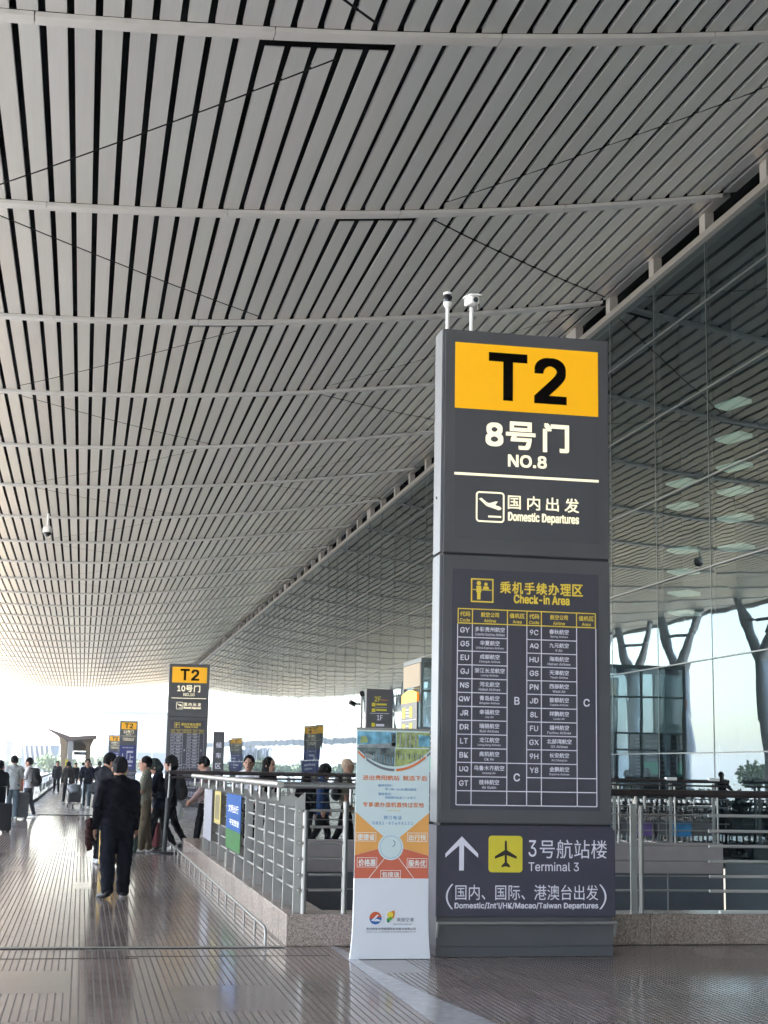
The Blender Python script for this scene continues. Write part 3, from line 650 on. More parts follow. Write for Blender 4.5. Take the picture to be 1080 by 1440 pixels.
# cameras on the near totem
K_ = .88
k1 = thing('security_camera', 'small white security camera with round black head on a post atop the near totem', 'camera', (3.19, 13.29, 5.69), 0)
MB().tube([(0, 0, 0), (0, 0, .27)], .021, 10).build('post', 'plastic_white', k1)
MB().tube([(0, 0, .25), (0, 0, .275), (0, 0, .30)], [.028, .045, .05], 14).build('collar', 'plastic_white', k1)
MB().tube([(0, 0, .295), (0, 0, .32), (0, 0, .36), (0, 0, .385)], [.046, .052, .048, .02], 14).build('lens_head', 'lens_black', k1)
MB().tube([(0, 0, .375), (0, 0, .395), (0, 0, .41)], [.05, .05, .02], 14).build('cap', 'plastic_white', k1)
k2 = thing('security_camera', 'white box-shaped security camera tilted on a post atop the near totem', 'camera', (3.425, 13.29, 5.69), 0)
MB().tube([(0, 0, 0), (0, 0, .27)], .023, 10).build('post', 'plastic_white', k2)
MB().hexa([(-.05, -.16, .27), (.05, -.16, .27), (.05, .14, .315), (-.05, .14, .315), (-.05, -.16, .345), (.05, -.16, .345), (.05, .14, .395), (-.05, .14, .395)]).build('housing', 'plastic_white', k2, bevel=.012)
MB().hexa([(-.062, -.21, .335), (.062, -.21, .335), (.062, .15, .398), (-.062, .15, .398), (-.062, -.21, .352), (.062, -.21, .352), (.062, .15, .414), (-.062, .15, .414)]).build('sun_shield', 'plastic_white', k2, bevel=.005)
MB().tube([(.062, -.05, .24), (.062, -.05, .34)], .012, 8).build('bracket', 'steel', k2)
MB().tube([(0, -.155, .306), (0, -.175, .302)], .026, 12).build('lens', 'lens_black', k2)

for k_ in (k1, k2): k_.scale = (K_, K_, 1)
# ================================================================== POSTER STAND
ps = thing('poster_stand', 'white floor-standing poster display with orange and red advertising beside the near totem', 'poster stand', (2.683, 13.06, 0))
pb = MB()
prof = [(-.355, 0), (-.353, .02), (-.345, .09), (-.337, .2), (-.332, .35), (-.330, .55), (-.330, .675)]
poly = prof+[(-x, z) for x, z in prof[::-1]]
pb.prism(poly[::-1], -.035, .0); pb.build('lower_panel', 'poster_white', ps, bevel=.004)
MB().hexa([(-.30, .002, 0), (.30, .002, 0), (.28, .34, 0), (-.28, .34, 0), (-.29, .002, .05), (.29, .002, .05), (.27, .33, .03), (-.27, .33, .03)]).build('foot', 'poster_white', ps)
MB().tube([(0, .05, .05), (0, .03, 1.9)], .016, 8).build('pole', 'chrome', ps)
MB().box(-.328, .328, -.022, -.010, .676, 1.945).build('banner', 'poster_pale', ps)
MB().box(-.333, .333, -.03, -.003, 1.946, 1.965).build('top_rail', 'steel', ps)
pu = lambda x: (x-378)*.00101
pz = lambda y: 1.945-(y-35)*.000927
def P2(*pts): return [(min(.328, max(-.328, pu(x))), pz(y)) for x, y in pts][::-1]
Y1, Y2, Y3 = -.0235, -.0250, -.0265
art = MB()
art.sheet(P2((48, 800), (378, 1090), (378, 1100), (45, 1195)), Y1, 0); art.sheet(P2((710, 800), (710, 1195), (378, 1100), (378, 1090)), Y1, 0)
art.sheet(P2((45, 1196), (378, 1102), (711, 1196), (711, 1405), (45, 1405)), Y1, 1)
for a, b in (((320, 1215), (180, 1405)), ((436, 1215), (576, 1405))):
    art.sheet(P2((a[0]-3, a[1]), (a[0]+3, a[1]), (b[0]+3, b[1]), (b[0]-3, b[1])), Y2, 2)
art.disc(pu(368), pz(1118), .112, Y2, 3); art.disc(pu(368), pz(1118), .096, Y3, 4, .093); art.disc(pu(378), pz(1085), .03, Y3, 5, .024, -80, 70, 14)
art.build('artwork', ['poster_orange', 'poster_red', 'poster_line', 'poster_pale', 'ink_blue', 'logo_teal'], ps)
ph = MB()
def photo(x0, y0, x1, y1, mi):
    # clipped by the round lower edge of the picture area
    n = 12; top = [(x0+(x1-x0)*i/n, y0) for i in range(n+1)]
    low = [(x, min(y1, 372-165*((x-385)/330)**2)) for x, _ in top]
    for i in range(n):
        if low[i][1] > y0+1 or low[i+1][1] > y0+1: ph.sheet(P2(top[i], top[i+1], (low[i+1][0], max(y0, low[i+1][1])), (low[i][0], max(y0, low[i][1]))), Y1, mi)
photo(55, 50, 400, 170, 0); photo(405, 50, 708, 195, 1); photo(55, 200, 390, 400, 2); photo(395, 205, 708, 400, 1)
ph.sheet(P2((70, 175), (395, 150), (395, 200), (70, 200)), Y2, 3); ph.sheet(P2((90, 90), (140, 100), (150, 150), (80, 160)), Y2, 1)
ph.sheet(P2((355, 60), (395, 60), (395, 180), (360, 185)), Y2, 2); ph.sheet(P2((600, 70), (700, 80), (700, 185), (600, 180)), Y2, 0); ph.sheet(P2((130, 250), (230, 280), (200, 310), (110, 290)), Y2, 3)
for i in range(14): x = 200+i*14; ph.sheet(P2((x, 250+i*3), (x+6, 250+i*3), (x+6, 330+i*2), (x, 330+i*2)), Y2, 3 if i % 3 else 0)
for i in range(10): x = 420+i*24; ph.sheet(P2((x, 250), (x+8, 245), (x+8, 300), (x, 310)), Y2, 3 if i % 2 else 2)
for x in (430, 480, 520, 570): ph.sheet(P2((x, 60), (x+12, 60), (x+12, 190), (x, 190)), Y2, 3)
ph.build('photo_collage', ['photo_blue', 'photo_green', 'photo_dark', 'photo_road'], ps)
ar = MB()
for x0, x1, mi in ((62, 125, 0), (138, 388, 1), (405, 665, 0), (678, 712, 1)):
    n = 10
    for i in range(n):
        xa, xb = x0+(x1-x0)*i/n, x0+(x1-x0)*(i+1)/n
        f = lambda x: 418-175*((x-385)/330)**2
        ar.sheet(P2((xa, f(xa)-24), (xb, f(xb)-24), (xb, f(xb)), (xa, f(xa))), Y3, mi)
ar.build('arc_band', ['ink_orange', 'ink_grey'], ps)
tx = MB()
tx.text('进出贵阳航站', pu(110), pz(503), pu(435), pz(455), Y2, 0, .03); tx.text('就选下后', pu(465), pz(503), pu(682), pz(455), Y2, 0, .03)
tx.text('专享便办值机直快过安检', pu(115), pz(752), pu(658), pz(706), Y2, 0, .03, 1.08)
tx.build('headline_lettering', ['ink_orange'], ps); tx = MB()
tx.text('服务时间：', pu(248), pz(562), pu(372), pz(538), Y2, 1, .01); tx.text('早 7:00－21:30 国内航班', pu(310), pz(597), pu(585), pz(572), Y2, 1, .01)
tx.text('服务柜台：', pu(252), pz(642), pu(370), pz(617), Y2, 1, .01); tx.text('两楼国内出发 7－8 号门', pu(312), pz(674), pu(578), pz(650), Y2, 1, .01)
tx.text('☆☆☆☆☆', pu(330), pz(790), pu(450), pz(770), Y2, 2, .01)
tx.text('预订电话', pu(300), pz(866), pu(460), pz(830), Y2, 1, .01, 1.1); tx.text('0851-85498133', pu(205), pz(912), pu(560), pz(885), Y2, 1, .01, 1.3)
tx.build('detail_lettering', ['ink_orange', 'ink_blue', 'logo_yellow'], ps); tx = MB()
for s_, x0, y0, x1, y1 in (('便捷省', 60, 985, 238, 1068), ('出行快', 512, 985, 692, 1068), ('价格惠', 75, 1215, 250, 1305), ('服务优', 512, 1220, 690, 1308), ('包接送', 282, 1330, 460, 1404)):
    tx.frame(pu(x0), pz(y1), pu(x1), pz(y0), .004, Y2, 3); tx.text(s_, pu(x0+12), pz(y1-10), pu(x1-12), pz(y0+14), Y2-.001, 3, .03)
tx.build('box_lettering', ['ink_orange', 'ink_blue', 'logo_yellow', 'poster_line'], ps)
lg = MB(); yl = -.038; lu = lambda x: (x-505)*.000694; lz = lambda y: .675-(y-45)*.000672
lg.disc(lu(308), lz(540), .053, yl, 0, 0, 10, 190); lg.disc(lu(308), lz(540), .053, yl, 1, 0, 190, 370)
lg.sheet([(lu(250), lz(575)), (lu(285), lz(575)), (lu(345), lz(505)), (lu(375), lz(515)), (lu(330), lz(495))][::-1], yl-.001, 2); lg.sheet([(lu(280), lz(580)), (lu(370), lz(580)), (lu(370), lz(562)), (lu(320), lz(548))], yl-.001, 2)
lg.sheet([(lu(480), lz(470)), (lu(545), lz(440)), (lu(555), lz(480)), (lu(540), lz(535)), (lu(520), lz(550)), (lu(515), lz(480))][::-1], yl, 3)
lg.disc(lu(493), lz(500), .026, yl-.001, 4); lg.disc(lu(475), lz(560), .018, yl-.0015, 6); lg.disc(lu(500), lz(545), .014, yl-.002, 5); lg.disc(lu(470), lz(580), .011, yl-.002, 7)
lg.rect(lu(414), lz(610), lu(415.5), lz(470), yl, 8)
lg.text('美丽空港', lu(578), lz(585), lu(795), lz(535), yl, 9, .0); lg.text('Beautiful Airport', lu(535), lz(632), lu(770), lz(602), yl, 8, 0)
lg.text('贵州贵旅龙洞堡国际机场股份有限公司', lu(195), lz(690), lu(820), lz(658), yl, 9, .01); lg.text('GUIZHOU GUILV LONGDONGBAO INTERNATIONAL AIRPORT CO., LTD', lu(195), lz(722), lu(820), lz(705), yl, 9, .0)
lg.build('logo_print', ['logo_red', 'logo_blue', 'poster_white', 'logo_orange', 'logo_yellow', 'logo_green', 'logo_green', 'logo_teal', 'ink_grey', 'ink_dark'], ps)

# ================================================================== STAIR-OPENING KERB AND RAILINGS
kb = thing('granite_kerb', 'low speckled granite kerb wall around the stair opening under the railings', 'kerb wall', (0, 0, 0))
MB().box(VX0+.002, WX-.15, VY0, VY0+.42, 0, .285).build('front_face', 'granite', kb, bevel=.008)
MB().box(VX0, VX0+.40, VY0+.422, VY1+.3, 0, .286).build('walkway_side', 'granite', kb, bevel=.008)
mat('trim_bright', (.60, .59, .57), .3, metal=.5)
MB().box(6.15, 11, VY0+.03, VY0+.09, .286, .312).build('edge_trim', 'trim_bright', kb)
RZ = (1.215, 1.065, .92, .775, .63, .49)
# left run, along the walkway
rl = thing('steel_railing', 'steel railing of upright plates and slim rods running along the walkway', 'railing', (2.02, 0, 0), 0, 'railings round the stair opening')
py_ = [14.12, 14.85, 15.62, 16.45, 17.4, 18.45, 19.55, 20.7, 21.95, 23.3, 24.7]
for y in py_:
    b = MB(); b.prism([(-.045, .286), (.05, .286), (.05, 1.385), (-.045, 1.30)], y-.012, y+.012); b.build('post_plate', 'steel_plate', rl, bevel=.002)
    b = MB(); b.prism([(-.30, 1.325), (-.28, 1.30), (.04, 1.23), (.04, 1.30), (-.05, 1.345)], y-.01, y+.01); b.tube([(-.20, y, 1.30), (-.20, y, 1.425)], .019, 8); b.build('rail_arm', 'steel', rl)
for z in RZ: MB().tube([(.0, 14.0, z), (.0, 25.2, z)], .0135, 8).build('rod', 'steel', rl)
MB().tube([(-.20, 14.0, 1.45), (-.20, 25.3, 1.45)], .034, 12).build('handrail', 'steel', rl)
MB().tube([(.045, 14.04, .286), (.045, 14.04, 1.22)], .026, 12).build('corner_post', 'steel', rl)
# front run, behind poster and totem
rf = thing('steel_railing', 'steel railing with dark top rail along the near edge of the stair opening', 'railing', (0, 14.1, 0), 0, 'railings round the stair opening')
def round_post(x, z1=1.30): MB().tube([(x, 0, .286), (x, 0, z1)], .026, 12).build('round_post', 'steel', rf)
for x in (2.455, 5.375, 8.3, 11.2): round_post(x)
for x in (5.30, 8.22): MB().box(x-.032, x+.032, -.012, .012, .286, 1.32).build('post_plate', 'steel_plate', rf)
for x in (5.335, 8.26): MB().tube([(x, .05, .286), (x, .05, 1.36)], .02, 10).build('round_post', 'steel', rf)
for x in (2.50, 5.42, 5.33, 8.3): MB().tube([(x, 0, 1.27), (x, 0, 1.42)], .017, 8).build('rail_arm', 'steel', rf)
for z in RZ:
    MB().tube([(2.12, 0, z), (2.44, 0, z)], .0135, 8).build('rod', 'steel', rf)
    MB().tube([(2.95, .03, z), (6.1, .03, z)], .0065, 8).build('thin_rod', 'steel_plate', rf)
    MB().tube([(6.08, 0, z), (11.0, 0, z)], .0155, 8).build('rod', 'trim_bright', rf)
MB().tube([(1.84, 0, 1.445), (3.2, 0, 1.445)], .03, 12).build('handrail', 'steel', rf)
MB().tube([(3.2, 0, 1.425), (12.2, 0, 1.425)], .036, 12).build('dark_handrail', 'dark_rail', rf)
# far run
rr = thing('steel_railing', 'steel railing with dark top rail on the far edge of the stair opening', 'railing', (0, VY1+.05, 0), 0, 'railings round the stair opening')
for x in (2.6, 3.9, 5.2, 6.5, 7.8, 9.1, 10.35, 11.52, 12.42): MB().box(x-.09, x-.03, -.012, .012, .286, 1.44).build('post_plate', 'steel_plate', rr); MB().tube([(x+.03, 0, .286), (x+.03, 0, 1.40)], .025, 10).build('round_post', 'steel', rr)
for x in (11.48, 12.38): MB().box(x-.12, x+.1, -.05, .05, 1.50, 1.56).build('clamp', 'plastic_white', rr)
for z in (1.3, 1.14, .98, .82, .66): MB().tube([(2.3, .02, z), (12.7, .02, z)], .011, 6).build('rod', 'steel', rr)
MB().tube([(1.6, 0, 1.49), (12.7, 0, 1.49)], .035, 12).build('dark_handrail', 'dark_rail', rr)
MB().tube([(1.6, -.08, 1.40), (12.7, -.08, 1.40)], .018, 12).build('lower_handrail', 'dark_rail', rr)
# bumper rail on the floor along the kerb
br = thing('bumper_rail', 'ankle-high steel bumper rail on the floor along the granite kerb', 'bumper rail', (1.73, 0, 0))
MB().tube([(0, 14.08, 0), (0, 14.08, .11), (0, 14.13, .15), (0, 14.3, .155), (0, 30, .155)], .014, 10).build('bar', 'bumper_steel', br)
for i in range(16): MB().tube([(.0, 14.95+i*1.0, 0), (0, 14.95+i*1.0, .155)], .012, 8).build('leg', 'bumper_steel', br)
# small banners hung on the left railing
bb = thing('hanging_banner', 'blue and green banner with white print hanging on the walkway railing', 'banner', (1.955, 18.75, 0))
MB().box(-.006, 0, -.02, 1.85, .80, 1.27).build('blue_field', 'banner_blue', bb)
MB().box(-.006, 0, -.02, 1.85, .55, .799).build('green_field', 'banner_green', bb)
def side_text(s_, y0, z0, y1, z1):
    b = MB(); b.text(s_, 0, z0, y1-y0, z1, 0, 0, .03); b.v = [(-.009+y, y1-x, z) for x, y, z in b.v]; return b
b1 = side_text('文明出行', .25, 1.02, 1.55, 1.12); b2 = side_text('平安旅途', .15, .86, 1.35, .94); b1.add(b2.v, b2.f); b1.build('print', 'poster_line', bb)
by = thing('hanging_banner', 'yellow banner with dark print hanging on the walkway railing', 'banner', (1.955, 21.5, 0))
MB().box(-.006, 0, 0, 1.0, .80, 1.26).build('field', 'banner_yellow', by)
b1 = MB()
for i in range(5): b1.box(-.009, -.0065, .2+i*.14, .26+i*.14, .86, 1.2)
b1.build('print', 'letter_brown', by)
tag(MB().box(1.945, 1.95, 22.9, 24.3, .5, 1.29).build('hanging_banner', 'banner_lilac'), 'pale lilac sheet hanging on the walkway railing past the yellow banner', 'banner')

# ================================================================== LUGGAGE CARTS
def cart_parts(t, ad='ad_blue'):
    b = MB(); 
    for s_ in (-1, 1):
        b.tube([(s_*.27, -.45, .16), (s_*.22, .48, .2)], .016, 6); b.tube([(s_*.27, -.45, .16), (s_*.27, -.52, .95), (s_*.27, -.56, 1.02)], .016, 6)
    for i in range(4): b.tube([(-.26+.01*i, -.42+i*.28, .17), (.26-.01*i, -.42+i*.28, .17)], .012, 6)
    b.build('frame', 'chrome', t)
    b = MB(); b.tube([(-.30, -.57, 1.03), (.30, -.57, 1.03)], .02, 8); b.tube([(-.28, -.50, .86), (.28, -.50, .86)], .012, 6); b.build('handle', 'rubber', t)
    for s_ in (-1, 1): MB().tube([(s_*.27, -.57, 1.0), (s_*.27, -.57, 1.1)], .024, 8).build('grip', 'plastic_white', t)
    b = MB()
    for i in range(7): b.tube([(-.24+.08*i, -.51, .86), (-.24+.08*i, -.28, .70)], .007, 5)
    b.tube([(-.26, -.28, .70), (.26, -.28, .70)], .009, 5); b.tube([(-.26, -.28, .70), (-.27, -.5, .72)], .009, 5); b.tube([(.26, -.28, .70), (.27, -.5, .72)], .009, 5); b.build('basket', 'chrome', t)
    MB().box(-.23, .23, -.535, -.525, .40, .68).build('panel', ad, t)
    for x, y in ((-.25, -.40), (.25, -.40), (0, .44)):
        MB().tube([(x-.02, y, .085), (x+.02, y, .085)], .085, 12).build('wheel', 'rubber', t)
cg1 = 'nested luggage carts behind the far railing'
lab1 = 'steel luggage cart nested in the rows behind the far railing in front of the porch'
ct = thing('luggage_cart', lab1, 'luggage cart', (11.75, 29.6, 0), 0, cg1); cart_parts(ct, 'bag_grey')
for x in (10.95, 11.75, 10.25, 9.5, 12.4):
    for i in range(7):
        if x == 11.75 and i == 0: continue
        dup(ct, (x+random.uniform(-.02, .02), 29.6+i*.27, 0))
c3 = thing('luggage_cart', 'steel luggage cart with a bright blue panel facing the far railing', 'luggage cart', (11.79, 29.25, 0), 0); cart_parts(c3, 'ad_blue')
c2 = thing('luggage_cart', 'steel luggage cart with a purple panel nearest the far railing, left of the blue panel', 'luggage cart', (10.98, 29.3, 0), 0); cart_parts(c2, 'ad_purple')
ck = 'luggage carts in the long row along the kerb'
for i in range(64):
    dup(ct, (-2.28+random.uniform(-.03, .03), 63+i*1.05, .0), math.pi/2+random.uniform(-.05, .05), 'steel luggage cart in the long pale row along the road kerb', ck)

# ================================================================== PEOPLE  (distance fields -> one smooth skin per body / garment)
class Field:
    def __init__(s, lo, hi, vox):
        s.lo = np.array(lo, float); s.vox = vox; s.n = np.ceil((np.array(hi)-s.lo)/vox).astype(int)+1
        s.f = np.full(s.n, .5, np.float32); s.ax = [s.lo[i]+vox*np.arange(s.n[i]) for i in range(3)]
    def _sl(s, lo, hi):
        a = np.clip(((np.array(lo)-s.lo)/s.vox).astype(int), 0, s.n); b = np.clip(((np.array(hi)-s.lo)/s.vox).astype(int)+2, 0, s.n)
        return tuple(slice(i, j) for i, j in zip(a, b))
    def _grid(s, sl): return [s.ax[0][sl[0]][:, None, None], s.ax[1][sl[1]][None, :, None], s.ax[2][sl[2]][None, None, :]]
    def _union(s, sl, d, k):
        a = s.f[sl]; h = np.clip(.5+.5*(a-d)/k, 0, 1); s.f[sl] = a*(1-h)+d*h-k*h*(1-h)
    def cap(s, a, b, ra, rb, k=.02, flat=1.):
        a = np.array(a, float); b = np.array(b, float); m = max(ra, rb)+.07
        sl = s._sl(np.minimum(a, b)-m, np.maximum(a, b)+m); x, y, z = s._grid(sl); ab = b-a; L = max(ab@ab, 1e-9)
        t = np.clip(((x-a[0])*ab[0]+(y-a[1])*ab[1]+(z-a[2])*ab[2])/L, 0, 1)
        d = np.sqrt((x-a[0]-t*ab[0])**2+((y-a[1]-t*ab[1])/flat)**2+(z-a[2]-t*ab[2])**2)-(ra+(rb-ra)*t)
        s._union(sl, d, k); return s
    def ell(s, c, r, k=.02, sub=False):
        c = np.array(c, float); r = np.array(r, float); m = r+.07; sl = s._sl(c-m, c+m); x, y, z = s._grid(sl)
        q = np.sqrt(((x-c[0])/r[0])**2+((y-c[1])/r[1])**2+((z-c[2])/r[2])**2); d = (q-1)*r.min()
        if sub: s.f[sl] = np.maximum(s.f[sl], -d)
        else: s._union(sl, d, k)
        return s
    def plane(s, n, d):
        x, y, z = s._grid((slice(None),)*3); s.f = np.maximum(s.f, n[0]*x+n[1]*y+n[2]*z-d).astype(np.float32); return s
    def wrinkle(s, a, fr, seed=0):
        x, y, z = s._grid((slice(None),)*3)
        s.f = (s.f+a*(np.sin(fr*x*1.1+fr*.5*z+seed)*np.sin(fr*.8*z+fr*.6*y+seed*2)+.5*np.sin(fr*2.3*z+fr*1.7*x+seed*3))).astype(np.float32); return s
    def mesh(s):
        f = s.f.copy(); f[0] = f[-1] = .5; f[:, 0] = f[:, -1] = .5; f[:, :, 0] = f[:, :, -1] = .5
        neg = f < 0; n = f.shape
        acc = np.zeros((n[0]-1, n[1]-1, n[2]-1, 3)); cnt = np.zeros((n[0]-1, n[1]-1, n[2]-1)); quads = []
        cs = [slice(0, -1), slice(1, None)]
        for ax in range(3):
            a1, a2 = [a for a in range(3) if a != ax]
            for p in (0, 1):
                for q in (0, 1):
                    i0 = [None]*3; i1 = [None]*3; i0[ax] = cs[0]; i1[ax] = cs[1]; i0[a1] = i1[a1] = cs[p]; i0[a2] = i1[a2] = cs[q]
                    A = f[tuple(i0)]; B = f[tuple(i1)]; c = (A < 0) != (B < 0); t = np.where(c, A/np.where(c, A-B, 1), 0)
                    acc[..., ax] += t; acc[..., a1] += c*p; acc[..., a2] += c*q; cnt += c
        idx = -np.ones(cnt.shape, int); act = cnt > 0; idx[act] = np.arange(act.sum()); gi = np.argwhere(act)
        V = s.lo+s.vox*(gi+acc[act]/cnt[act][:, None])
        for ax in range(3):
            a1, a2 = [(1, 2), (2, 0), (0, 1)][ax]
            i0 = [slice(1, -1)]*3; i1 = [slice(1, -1)]*3; i0[ax] = slice(0, -1); i1[ax] = slice(1, None)
            A = neg[tuple(i0)]; B = neg[tuple(i1)]; off = np.ones(3, int); off[ax] = 0
            for sg, c in ((1, A & ~B), (-1, ~A & B)):
                e = np.argwhere(c)+off
                if not len(e): continue
                u = np.zeros(3, int); u[a1] = 1; v = np.zeros(3, int); v[a2] = 1
                k = [e-u-v, e-v, e, e-u]; ids = np.stack([idx[tuple(q.T)] for q in k], 1)
                quads.append(ids if sg > 0 else ids[:, ::-1])
        return V, np.concatenate(quads)
def fmesh(field, name, mats, parent, region=None):
    V, F = field.mesh()
    me = bpy.data.meshes.new(name); me.from_pydata(V.tolist(), [], F.tolist())
    for m_ in mats: me.materials.append(M[m_])
    if region is not None:
        cen = V[F].mean(1); me.polygons.foreach_set('material_index', region(cen).astype(int))
    me.polygons.foreach_set('use_smooth', [True]*len(F)); me.update()
    o = bpy.data.objects.new(name, me); C.objects.link(o); o.parent = parent; return o

def person(label, loc, heading, H=1.72, top='black', kind='jacket', trousers='black', shoes='shoe_black', hair='hair_black', style='short', vox=.016,
           legs=((12, 4), (-12, 14)), arms=((6, 8, 12), (-6, 8, 12)), head=(0, 0), lean=0, hem=None, belly=0, build=1.0, tr_loose=1.0, spread=.0, group=None, toes=(.035, .035)):
    """local frame: facing +Y, x to the right; heading turns about z (degrees, 0 = walking away from the camera)"""
    t = thing('person', label, 'person', loc, R(heading), group); s = H/1.72
    Vv = lambda *a: np.array(a, float)
    hip = {}; knee = {}; ank = {}; toe = {}
    for sd_, (sw, kb_) in zip((-1, 1), legs):
        a = R(sw); h = Vv(sd_*.088, 0, .90); kn = h+.425*Vv(sd_*(.03+spread), math.sin(a), -math.cos(a)); b = R(sw-kb_)
        an = kn+.405*Vv(sd_*spread, math.sin(b), -math.cos(b)); hip[sd_], knee[sd_], ank[sd_] = h, kn, an
        c = R(min(10, sw-kb_)*.9 if kb_ > 10 else 0); toe[sd_] = an+Vv(sd_*toes[(sd_+1)//2], .155*math.cos(c), -.035+.155*math.sin(c))
    dz = .075-min(ank[-1][2], ank[1][2])
    for d in (hip, knee, ank, toe):
        for k in d: d[k] = d[k]+Vv(0, 0, dz)
    up_ = lambda x, y, z: Vv(x, y+math.tan(R(lean))*(z-.9), z+dz)
    sh, el, wr, hd = {}, {}, {}, {}
    for sd_, (sw, ab, eb) in zip((-1, 1), arms):
        p = up_(sd_*.168*build, 0, 1.378); a = R(sw); q = R(ab)
        d1 = Vv(sd_*math.sin(q), math.sin(a)*math.cos(q), -math.cos(a)*math.cos(q)); e = p+.285*d1
        b = R(sw+eb); d2 = Vv(sd_*math.sin(q)*.6, math.sin(b)*math.cos(q), -math.cos(b)*math.cos(q)); d2 /= np.linalg.norm(d2)
        sh[sd_], el[sd_], wr[sd_], hd[sd_] = p, e, e+.245*d2, d2
    HS = 1.14
    hy, hp = R(head[0]), R(head[1])
    def HP(x, y, z):
        v = Vector((x*1.07, y, z))*HS; v.rotate(Matrix.Rotation(hp, 3, 'X')); v.rotate(Matrix.Rotation(hy, 3, 'Z')); b = up_(0, .01, 1.50); return b+np.array(v)
    allp = np.array([*ank.values(), *toe.values(), *wr.values(), *el.values(), up_(0, 0, 1.75), up_(.25*build, .16+belly, .9), up_(-.25*build, -.16, .9)])
    lo, hi = allp.min(0)-.15, allp.max(0)+.15; lo[2] = -.02
    sc = lambda v: np.array(v)*s
    F = lambda lo_=None, hi_=None, vx=vox: Field(np.array(lo if lo_ is None else lo_)*s, np.array(hi if hi_ is None else hi_)*s, vx)
    def C_(f, a, b, ra, rb, k=.02, flat=1.): f.cap(sc(a), sc(b), ra*s, rb*s, k, flat)
    def E_(f, c, r, k=.02, sub=False): f.ell(sc(c), sc(r), k, sub)
    # ---- body
    f = F()
    E_(f, HP(0, .015, .085), HS*np.array((.074, .092, .112))); E_(f, HP(0, .035, .0), HS*np.array((.053, .060, .055)), .03); E_(f, HP(0, .108, .062), HS*np.array((.013, .02, .024)), .012)
    E_(f, HP(0, .09, .012), HS*np.array((.03, .016, .012)), .012)
    for k in (-1, 1): E_(f, HP(k*.076, .0, .065), HS*np.array((.012, .022, .032)), .008)
    C_(f, up_(0, -.02, 1.36), HP(0, .0, .03), .058, .054, .03)
    E_(f, up_(0, 0, 1.26), (.15*build, .095, .17), .05); E_(f, up_(0, 0, 1.05), (.13*build, .09+belly*.6, .16), .05); E_(f, up_(0, 0, .93), (.15*build, .10, .11), .05)
    C_(f, up_(-.14*build, 0, 1.40), up_(.14*build, 0, 1.40), .05, .05, .05)
    for k in (-1, 1):
        C_(f, sh[k], el[k], .05, .04, .03); C_(f, el[k], wr[k], .039, .026, .02)
        C_(f, hip[k], knee[k], .078, .052, .03); C_(f, knee[k], ank[k], .05, .036, .02); C_(f, ank[k]-Vv(0, .03, .03), toe[k], .036, .03, .02)
        w0 = wr[k]; d = hd[k]; sx = Vv(0, 1, 0)-d*d[1]; sx /= np.linalg.norm(sx); nx_ = np.cross(d, sx)
        C_(f, w0, w0+d*.075, .027, .034, .02); C_(f, w0+d*.06-sx*.02, w0+d*.06+sx*.02, .021, .021, .015)
        for i, ln in enumerate((.068, .078, .072, .056)):
            p0 = w0+d*.085+sx*(.028-.019*i); p1 = p0+d*ln*.55+nx_*(-k)*.010; p2 = p1+d*ln*.42+nx_*(-k)*.026
            C_(f, p0, p1, .0105, .0095, .006); C_(f, p1, p2, .0095, .008, .006)
        C_(f, w0+d*.03+sx*.022, w0+d*.062+sx*.052, .012, .011, .008); C_(f, w0+d*.062+sx*.052, w0+d*.095+sx*.054, .011, .0085, .006)
    eyes = [sc(HP(k*.031, .098, .085)) for k in (-1, 1)]; mouth = sc(HP(0, .103, .010))
    def reg(c):
        m_ = np.zeros(len(c))
        for e in eyes: m_[np.abs((c-e)/np.array((.017, .017, .011))/s).max(1) < 1] = 1
        m_[(np.abs((c-mouth)/np.array((.022, .022, .0055))/s)).max(1) < 1] = 1
        return m_
    fmesh(f, 'body', ['skin', 'skin_dark'], t, reg)
    # ---- hair
    hc = HP(0, 0, .1); f = F(hc-.25, hc+.25, min(vox, .014))
    if style in ('short', 'crop'):
        g_ = .008 if style == 'short' else .003
        E_(f, HP(0, -.006, .105), HS*np.array((.083+g_, .094+g_, .103+g_))); E_(f, HP(0, .10, .03), HS*np.array((.085, .085, .085)), sub=True); E_(f, HP(0, .0, -.075), HS*np.array((.12, .12, .115)), sub=True)
        for k in (-1, 1): E_(f, HP(k*.085, .045, .055), HS*np.array((.035, .05, .06)), sub=True)
    elif style == 'bob':
        E_(f, HP(0, -.01, .10), HS*np.array((.092, .105, .115))); E_(f, HP(0, -.03, .0), HS*np.array((.098, .085, .085)), .04); E_(f, HP(0, .115, .03), HS*np.array((.066, .085, .10)), sub=True)
    elif style == 'mop':
        E_(f, HP(0, -.005, .105), HS*np.array((.095, .112, .115))); E_(f, HP(0, -.05, .03), HS*np.array((.085, .075, .07)), .04); E_(f, HP(0, .125, .02), HS*np.array((.075, .085, .085)), sub=True)
    elif style == 'cap':
        E_(f, HP(0, -.004, .11), HS*np.array((.085, .10, .10))); E_(f, HP(0, .09, .125), HS*np.array((.07, .10, .014))); E_(f, HP(0, 0, -.06), HS*np.array((.14, .14, .13)), sub=True)
    f.wrinkle(.0035 if style != 'mop' else .008, 85 if style != 'mop' else 60, 1); fmesh(f, 'hair' if style != 'cap' else 'cap', [hair, 'hair_silver'], t, (lambda c, h=hc*s: ((np.abs(c[:, 0]-h[0]) > .052) & (c[:, 2] < h[2]+.035))) if hair == 'hair_grey' else None)
    # ---- upper garment
    hm = hem if hem is not None else (.74 if kind == 'jacket' else .86)
    f = F(); b_ = build; th = .022 if kind == 'jacket' else .014
